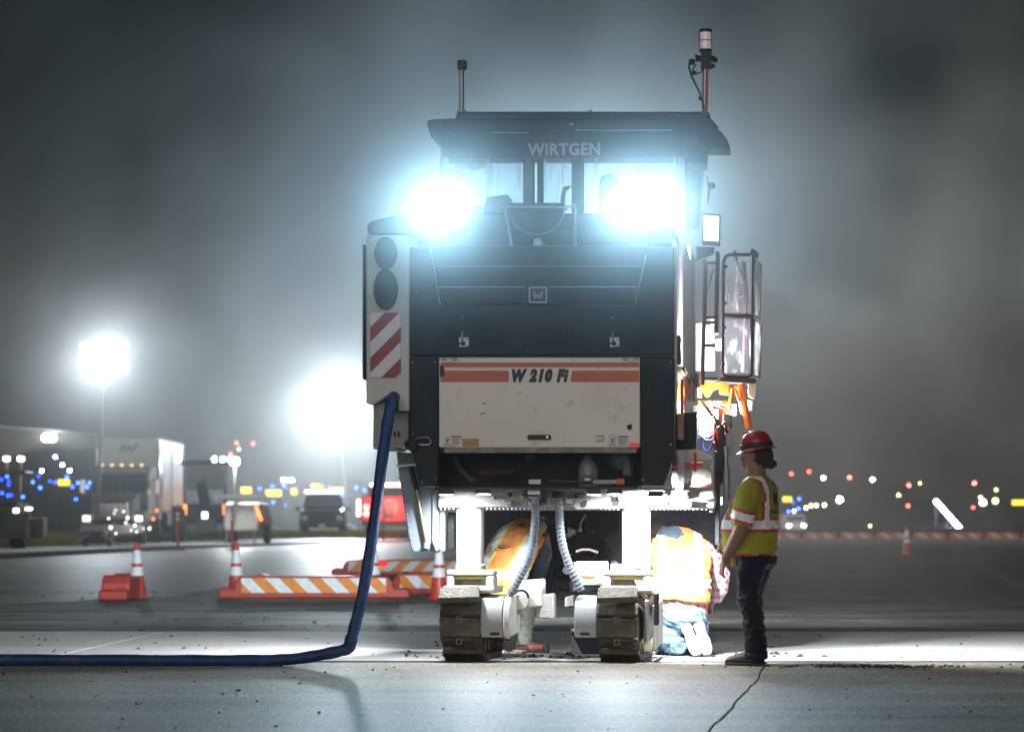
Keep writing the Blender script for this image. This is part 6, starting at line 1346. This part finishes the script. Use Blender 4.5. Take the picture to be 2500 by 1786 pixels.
# dark pickup with a light bar, nose to the camera
TD = material('dark_pickup_paint', (.025, .025, .03), .3, coat=.5, var=.1)
py_ = 124; pk = empty('pickup_truck', (wx(786, py_), py_, 0), R(2), 'dark pickup facing the camera with a white light bar and orange beacon', 'pickup truck')
MB().yz([(0, .45), (-.02, .95), (.15, 1.12), (1.3, 1.25), (5.2, 1.2), (5.2, .5)], -.98, .98).build('body', TD, pk, bevel=.09)
cb_ = MB().prism([(-.9, 1.2, 1.2), (.9, 1.2, 1.2), (.9, 3.3, 1.2), (-.9, 3.3, 1.2)], [(-.72, 1.9, 1.88), (.72, 1.9, 1.88), (.72, 3.1, 1.88), (-.72, 3.1, 1.88)]).build('cab', TD, pk, bevel=.05)
MB().prism([(-.8, 1.24, 1.27), (.8, 1.24, 1.27), (.66, 1.78, 1.8), (-.66, 1.78, 1.8)], [(-.8, 1.2, 1.3), (.8, 1.2, 1.3), (.66, 1.74, 1.83), (-.66, 1.74, 1.83)]).build('windshield', material('hazy_windshield', (.25, .33, .35), .2), pk)
MB().box(-.82, .82, 1.9, 2.3, 1.9, 2.03).build('light_bar', lit('light_bar_face', (1, 1, .98), 5), pk, bevel=.03)
MB().lathe([(.12, 0), (.12, .18), (.05, .24)], (-.1, 2.05, 2.03)).build('beacon', lit('orange_beacon', (1, .4, .12), 2.5), pk, True)
MB().box(-.55, .55, -.06, .0, .6, .95).build('grille', DARK, pk, bevel=.02); MB().box(-.95, .95, -.12, .1, .38, .56).build('bumper', DARK, pk, bevel=.04)
MB().box(-.14, .14, -.14, -.12, .42, .54).build('number_plate', WHITE, pk)
for s in (-1, 1):
    MB().box(s * .78 - .14, s * .78 + .14, -.05, .02, .7, .92).build('headlight', material('unlit_headlight', (.6, .6, .6), .2) if s < 0 else bpy.data.materials['unlit_headlight'], pk, bevel=.03)
    wheel((s * .84 - .14, .9, .4), .4, .28, pk); wheel((s * .84 - .14, 4.1, .4), .4, .28, pk)
    MB().box(s * 1.12 - .09, s * 1.12 + .09, 1.3, 1.4, 1.12, 1.3).build('mirror', TD, pk, bevel=.02)
# red truck seen from behind
TR = material('red_truck_paint', (.45, .03, .03), .35, coat=.3)
ry_ = 120; rt = empty('red_truck', (wx(948, ry_), ry_, 0), R(-3), 'red truck seen from behind with glowing tail lamps and a bright roof bar', 'truck')
MB().box(-1.15, 1.15, 0, 4.5, .6, 1.75).build('body', TR, rt, bevel=.06); MB().box(-1.0, 1.0, 1.2, 3.2, 1.75, 2.15).build('cab', TR, rt, bevel=.08)
MB().box(-.85, .85, 1.17, 1.2, 1.78, 2.08).build('rear_glass', CARGLASS, rt); MB().box(-.9, .9, 1.3, 1.6, 2.15, 2.3).build('light_bar', lit('light_bar_warm', (1, .75, .65), 7), rt)
MB().box(-1.1, 1.1, -.1, .02, .5, .72).build('bumper', DARK, rt)
for s in (-1, 1):
    for z in (1.0, 1.28): MB().cyl((s * .93, -.06, z), (s * .93, .0, z), .13, 14).build('tail_lamp', lit('tail_lamp_red', (1, .18, .14), 9), rt, True)
    wheel((s * .9 - .15, 1.0, .45), .45, .3, rt); wheel((s * .9 - .15, 3.6, .45), .45, .3, rt)
MB().box(-.25, .25, -.02, 0, .8, 1.5).build('tailgate_panel', DARK, rt)
lamp('POINT', 'tail_light', (0, -.6, 1.3), 300, (1, .22, .16), rt, radius=.3)
MB().box(-1.35, -1.22, .2, .3, .9, 1.6).build('side_lamp', lit('light_bar_warm', 0, 0), rt)
# dark wheel loader at the left edge
ly = 88; lo = empty('wheel_loader', (wx(30, ly), ly, 0), 0, 'dark loader silhouette at the left edge with two lamps on posts', 'wheel loader')
MB().box(-1.1, .2, 0, 2.2, .6, 1.4).build('body', RUBBER, lo, bevel=.08); MB().yz([(0, .3), (-.9, .3), (-.9, .5), (-.2, 1.1), (0, 1.1)], -1.2, .6).build('bucket', RUBBER, lo, bevel=.03)
MB().box(-1.3, .35, .3, 1.8, 2.32, 2.4).build('roof', RAILM, lo, bevel=.02); MB().box(.14, .2, .3, .4, 1.4, 2.34).build('cab_post', RAILM, lo); MB().box(-.95, -.89, .3, .4, 1.4, 2.34).build('cab_post', RAILM, lo)
MB().box(.4, .9, .2, 1.2, .3, .95).build('counterweight', material('rusty_brown', (.08, .045, .035), .6, var=.3), lo, bevel=.05)
for a in (-.27, .17):
    MB().tube([(a, .6, 2.4), (a, .6, 2.72)], .04, 8).build('lamp_post', material('tan_post', (.4, .3, .22), .5) if a < 0 else bpy.data.materials['tan_post'], lo)
    MB().box(a - .1, a + .1, .5, .58, 2.7, 2.84).build('roof_lamp', lit('warm_roof_lamp', (1, .95, .9), 9), lo, bevel=.02)
MB().box(.05, .2, -.05, .0, 1.1, 1.22).build('side_lamp', lit('warm_roof_lamp', 0, 0), lo); MB().box(.38, .58, .15, .2, 1.18, 1.25).build('side_lamp', lit('warm_roof_lamp', 0, 0), lo)
for s in (-.9, .1): wheel((s - .2, .4, .55), .55, .45, lo)
# hangar far left
hy = 250; hg = empty('hangar', (0, 0, 0), 0, 'pale low hangar with a rising roof at the far left', 'building')
MB().xz([(wx(-900, hy), -.3), (wx(-900, hy), wz(980, hy)), (wx(0, hy), wz(1038, hy)), (wx(240, hy), wz(1066, hy)), (wx(240, hy), -.3)], hy, hy + 30).build('wall', material('hangar_cladding', (.11, .11, .085), .6, var=.1, vscale=.1), hg)
MB().prism([(wx(-900, hy), hy - 1, wz(975, hy)), (wx(245, hy), hy - 1, wz(1063, hy)), (wx(245, hy), hy + 31, wz(1063, hy)), (wx(-900, hy), hy + 31, wz(975, hy))], [(wx(-900, hy), hy - 1, wz(968, hy)), (wx(245, hy), hy - 1, wz(1058, hy)), (wx(245, hy), hy + 31, wz(1058, hy)), (wx(-900, hy), hy + 31, wz(968, hy))]).build('roof', STEEL, hg)
for a in (): MB().box(wx(a, hy) - .1, wx(a, hy) + .1, hy - .1, hy, -.3, wz(1040, hy)).build('wall_rib', DARK, hg)
# lamps far away: (px, py, distance, radius, colour, strength, kind)
def far_lamp(px, py, Y, r, mat, cat, name, label, group, sx=1.0, sz=1.0):
    r = r * .48; x, z = wx(px, Y), wz(py, Y); t = empty(name, (x, Y, -.3), 0, label, cat, group)
    MB().ball((0, 0, z + .3), r * sx, r, r * sz, 10, 6).build('lens', mat, t, True)
    MB().tube([(0, .1, 0), (0, .1, z + .3)], .03, 5).build('stake', DARK, t)
B1, B2 = glow('taxi_blue', (.012, .05, 1.0), 60), glow('taxi_blue_dim', (.01, .06, .9), 22)
BW = glow('blue_white_lamp', (.5, .64, 1.0), 90); WW = glow('far_white_lamp', (.9, .94, 1.0), 90)
RD = glow('obstruction_red', (1, .06, .05), 60); RDIM = glow('obstruction_red_dim', (1, .1, .08), 18); AM = glow('amber_far_lamp', (1, .5, .25), 40); YG = glow('yellow_green_lamp', (.75, .72, .3), 12)
rr = random.Random(21)
for (px, py, br) in [(3, 1170, 0), (17, 1163, 1), (22, 1175, 0), (21, 1183, 0), (4, 1203, 1), (20, 1209, 2), (28, 1208, 0), (56, 1212, 2), (94, 1162, 0), (80, 1176, 1), (98, 1190, 1), (122, 1174, 0), (135, 1177, 2), (163, 1164, 1), (177, 1188, 1), (190, 1178, 1), (218, 1178, 1), (213, 1188, 1), (185, 1218, 1), (634, 1193, 1), (617, 1195, 1), (690, 1180, 1), (694, 1186, 2), (688, 1204, 1), (665, 1186, 1), (784, 1192, 1), (792, 1198, 1), (804, 1191, 1), (667, 1225, 1), (695, 1233, 1), (870, 1190, 1), (890, 1196, 1), (836, 1208, 1), (776, 1188, 0), (1951, 1217, 2), (1925, 1248, 2), (1936, 1226, 0), (1950, 1241, 1)]:
    far_lamp(px, py, rr.uniform(175, 215), .155 if br else .12, (B2, B1, B1)[br], 'taxiway light', 'taxiway_light', 'small blue taxiway light glowing among many in the dark field', 'blue taxiway lights')
for (px, py, r, lab) in [(135, 1115, .17, 'cool white lamp highest on the dark bank behind the loader'), (152, 1134, .2, 'cool white lamp between two others above the yellow sign'), (170, 1148, .2, 'cool white lamp just above the lit yellow sign'), (102, 1149, .18, 'white lamp left of the lit yellow sign on the bank'), (692, 1170, .2, 'leftmost of three white lamps above the square yellow sign'), (702, 1171, .22, 'middle of three white lamps above the square yellow sign'), (713, 1171, .22, 'rightmost of three white lamps above the square yellow sign')]:
    far_lamp(px, py, 190, r, BW if py < 1160 else WW, 'lamp', 'field_lamp', lab, 'white field lamps')
for (px, py, lab) in [(578, 1081, 'left red lamp in the sky above the backhoe'), (618, 1082, 'right red lamp in the sky above the service trailer'), (563, 1108, 'red lamp just above the backhoe roof')]:
    far_lamp(px, py, 205, .2, RDIM, 'obstruction lamp', 'obstruction_lamp', lab, 'red obstruction lamps')
far_lamp(583, 1096, 205, .17, YG, 'lamp', 'field_lamp', 'faint pale lamp below two red ones above the backhoe', 'white field lamps')
for (px, py, c, r, lab) in [(1932, 1156, RDIM, .24, 'first red lamp right of the standing man'), (1975, 1151, RDIM, .24, 'second red lamp right of the standing man, the highest'), (2074, 1165, RD, .24, 'red lamp between two blue white lamps at right'), (2219, 1184, RD, .25, 'red lamp above the lone far cone'), (2379, 1179, RD, .26, 'bright red lamp near the right edge'), (2217, 1234, RDIM, .26, 'dull red lamp low above the lone far cone'), (2376, 1238, RDIM, .22, 'dull red lamp low near the right edge')]:
    far_lamp(px, py, 260, r, c, 'obstruction lamp', 'obstruction_lamp', lab, 'red obstruction lamps')
for (px, py, c, r, lab) in [(2010, 1166, BW, .26, 'blue white lamp between red lamps right of the man'), (2130, 1170, BW, .28, 'blue white lamp left of the lone cone, high up'), (2050, 1219, WW, .5, 'large white lamp glaring low between the man and the lone cone'), (2400, 1226, WW, .5, 'large white lamp low near the right edge'), (2394, 1214, YG, .3, 'small yellowish lamp on top of the large one near the right edge'), (2246, 1179, YG, .22, 'faint yellow lamp beside the red one above the lone cone'), (2194, 1208, YG, .28, 'faint yellow green lamp on the far tree line'), (2432, 1195, YG, .25, 'faint yellow lamp high near the right edge'), (2430, 1222, YG, .5, 'blurred yellow lamp right of the large white one')]:
    far_lamp(px, py, 260, r, c, 'lamp', 'field_lamp', lab, 'white field lamps')
for (px, py, od) in [(1968, 1239, 'second'), (1980, 1234, 'third'), (1993, 1233, 'fourth'), (2013, 1232, 'last'), (1938, 1247, 'first, lowest')]:
    far_lamp(px, py, 240, .24, AM, 'lamp', 'amber_lamp', od + ' amber lamp from the standing man in the short row at right', 'amber lamps')
far_lamp(2124, 1283, 170, .14, YG, 'lamp', 'field_lamp', 'faint pale lamp just over the far barricades', 'white field lamps')
def yellow_sign(px, py, w, h, lab, s=3.0, Y=170):
    x, z = wx(px, Y), wz(py, Y); k = Y / F; t = empty('airfield_sign', (x, Y, -.3), 0, lab, 'sign', 'lit yellow airfield signs')
    MB().box(-w * k / 2 - .06, w * k / 2 + .06, .02, .3, z + .3 - h * k / 2 - .05, z + .3 + h * k / 2 + .05).build('frame', DARK, t, bevel=.03)
    MB().box(-w * k / 2, w * k / 2, 0, .019, z + .3 - h * k / 2, z + .3 + h * k / 2).build('panel', lit('lit_yellow_panel', (1, .68, .04), s), t)
    for a in (-.35, .35): MB().tube([(a * w * k, .15, 0), (a * w * k, .15, z + .3)], .04, 6).build('leg', DARK, t)
yellow_sign(156, 1177, 28, 14, 'lit yellow sign on the dark bank left of the grey truck')
yellow_sign(601, 1196, 26, 16, 'lit yellow sign just right of the service trailer lamp'); yellow_sign(668, 1203, 38, 16, 'wide lit yellow sign between trailer and pickup'); yellow_sign(718, 1199, 14, 15, 'small square yellow sign left of the pickup')
yellow_sign(771, 1185, 24, 8, 'thin yellow sign above the pickup roof'); yellow_sign(826, 1196, 38, 13, 'yellow sign by the mast right of the pickup'); yellow_sign(1922, 1218, 22, 12, 'yellow sign at the shoulder of the standing man'); yellow_sign(2488, 1226, 34, 12, 'yellow sign cut by the right edge')
# sloping row of white lamps at right
gt_ = empty('lit_stair_rail', (0, 0, 0), 0, 'sloping row of brilliant white lamps right of the lone far cone', 'lamp row')
a, b = W(2286, 1224, 230), W(2343, 1288, 230)
MB().tube([a + V((0, .3, 0)), b + V((0, .3, 0))], .12, 8).build('rail', DARK, gt_)
for k in range(13):
    p = a.lerp(b, k / 12); MB().ball(p, .16).build('lamp', bpy.data.materials['blue_white_lamp'], gt_, True)
for k in (0, 6, 12): p = a.lerp(b, k / 12); MB().tube([p + V((0, .3, 0)), V((p.x, p.y + .3, -.3))], .05, 6).build('leg', DARK, gt_)
vn = empty('parked_van', (wx(1944, 150), 150, -.2), 0, 'small overexposed white van low behind the standing man', 'van')
MB().yz([(0, .3), (0, .6), (.5, .75), (.9, 1.1), (3, 1.1), (3, .3)], -.55, .55).build('body', material('self_lit_van_paint', (.8, .8, .8), .4, emit=(1, .95, .95), estr=.12), vn, bevel=.08)  # emission in the white paint stands in for glare
for s in (-1, 1): wheel((s * .45 - .1, .5, .26), .26, .2, vn); MB().box(s * .4 - .08, s * .4 + .08, -.03, .0, .45, .58).build('headlight', lit('roof_lamp_face', 0, 0), vn)
MB().box(-.45, .45, .48, .52, .78, 1.0).build('windshield', CARGLASS, vn)

hl = empty('wall_lamp', (0, 0, 0), 0, 'pair of white lamps glaring on the hangar at far left', 'lamp')
for a in (112, 128): MB().ball(W(a, 1068, 248), .32).build('lens', bpy.data.materials['far_white_lamp'], hl, True)
MB().box(wx(104, 248), wx(136, 248), 248.2, 249, wz(1076, 248), wz(1073, 248)).build('bracket', DARK, hl)
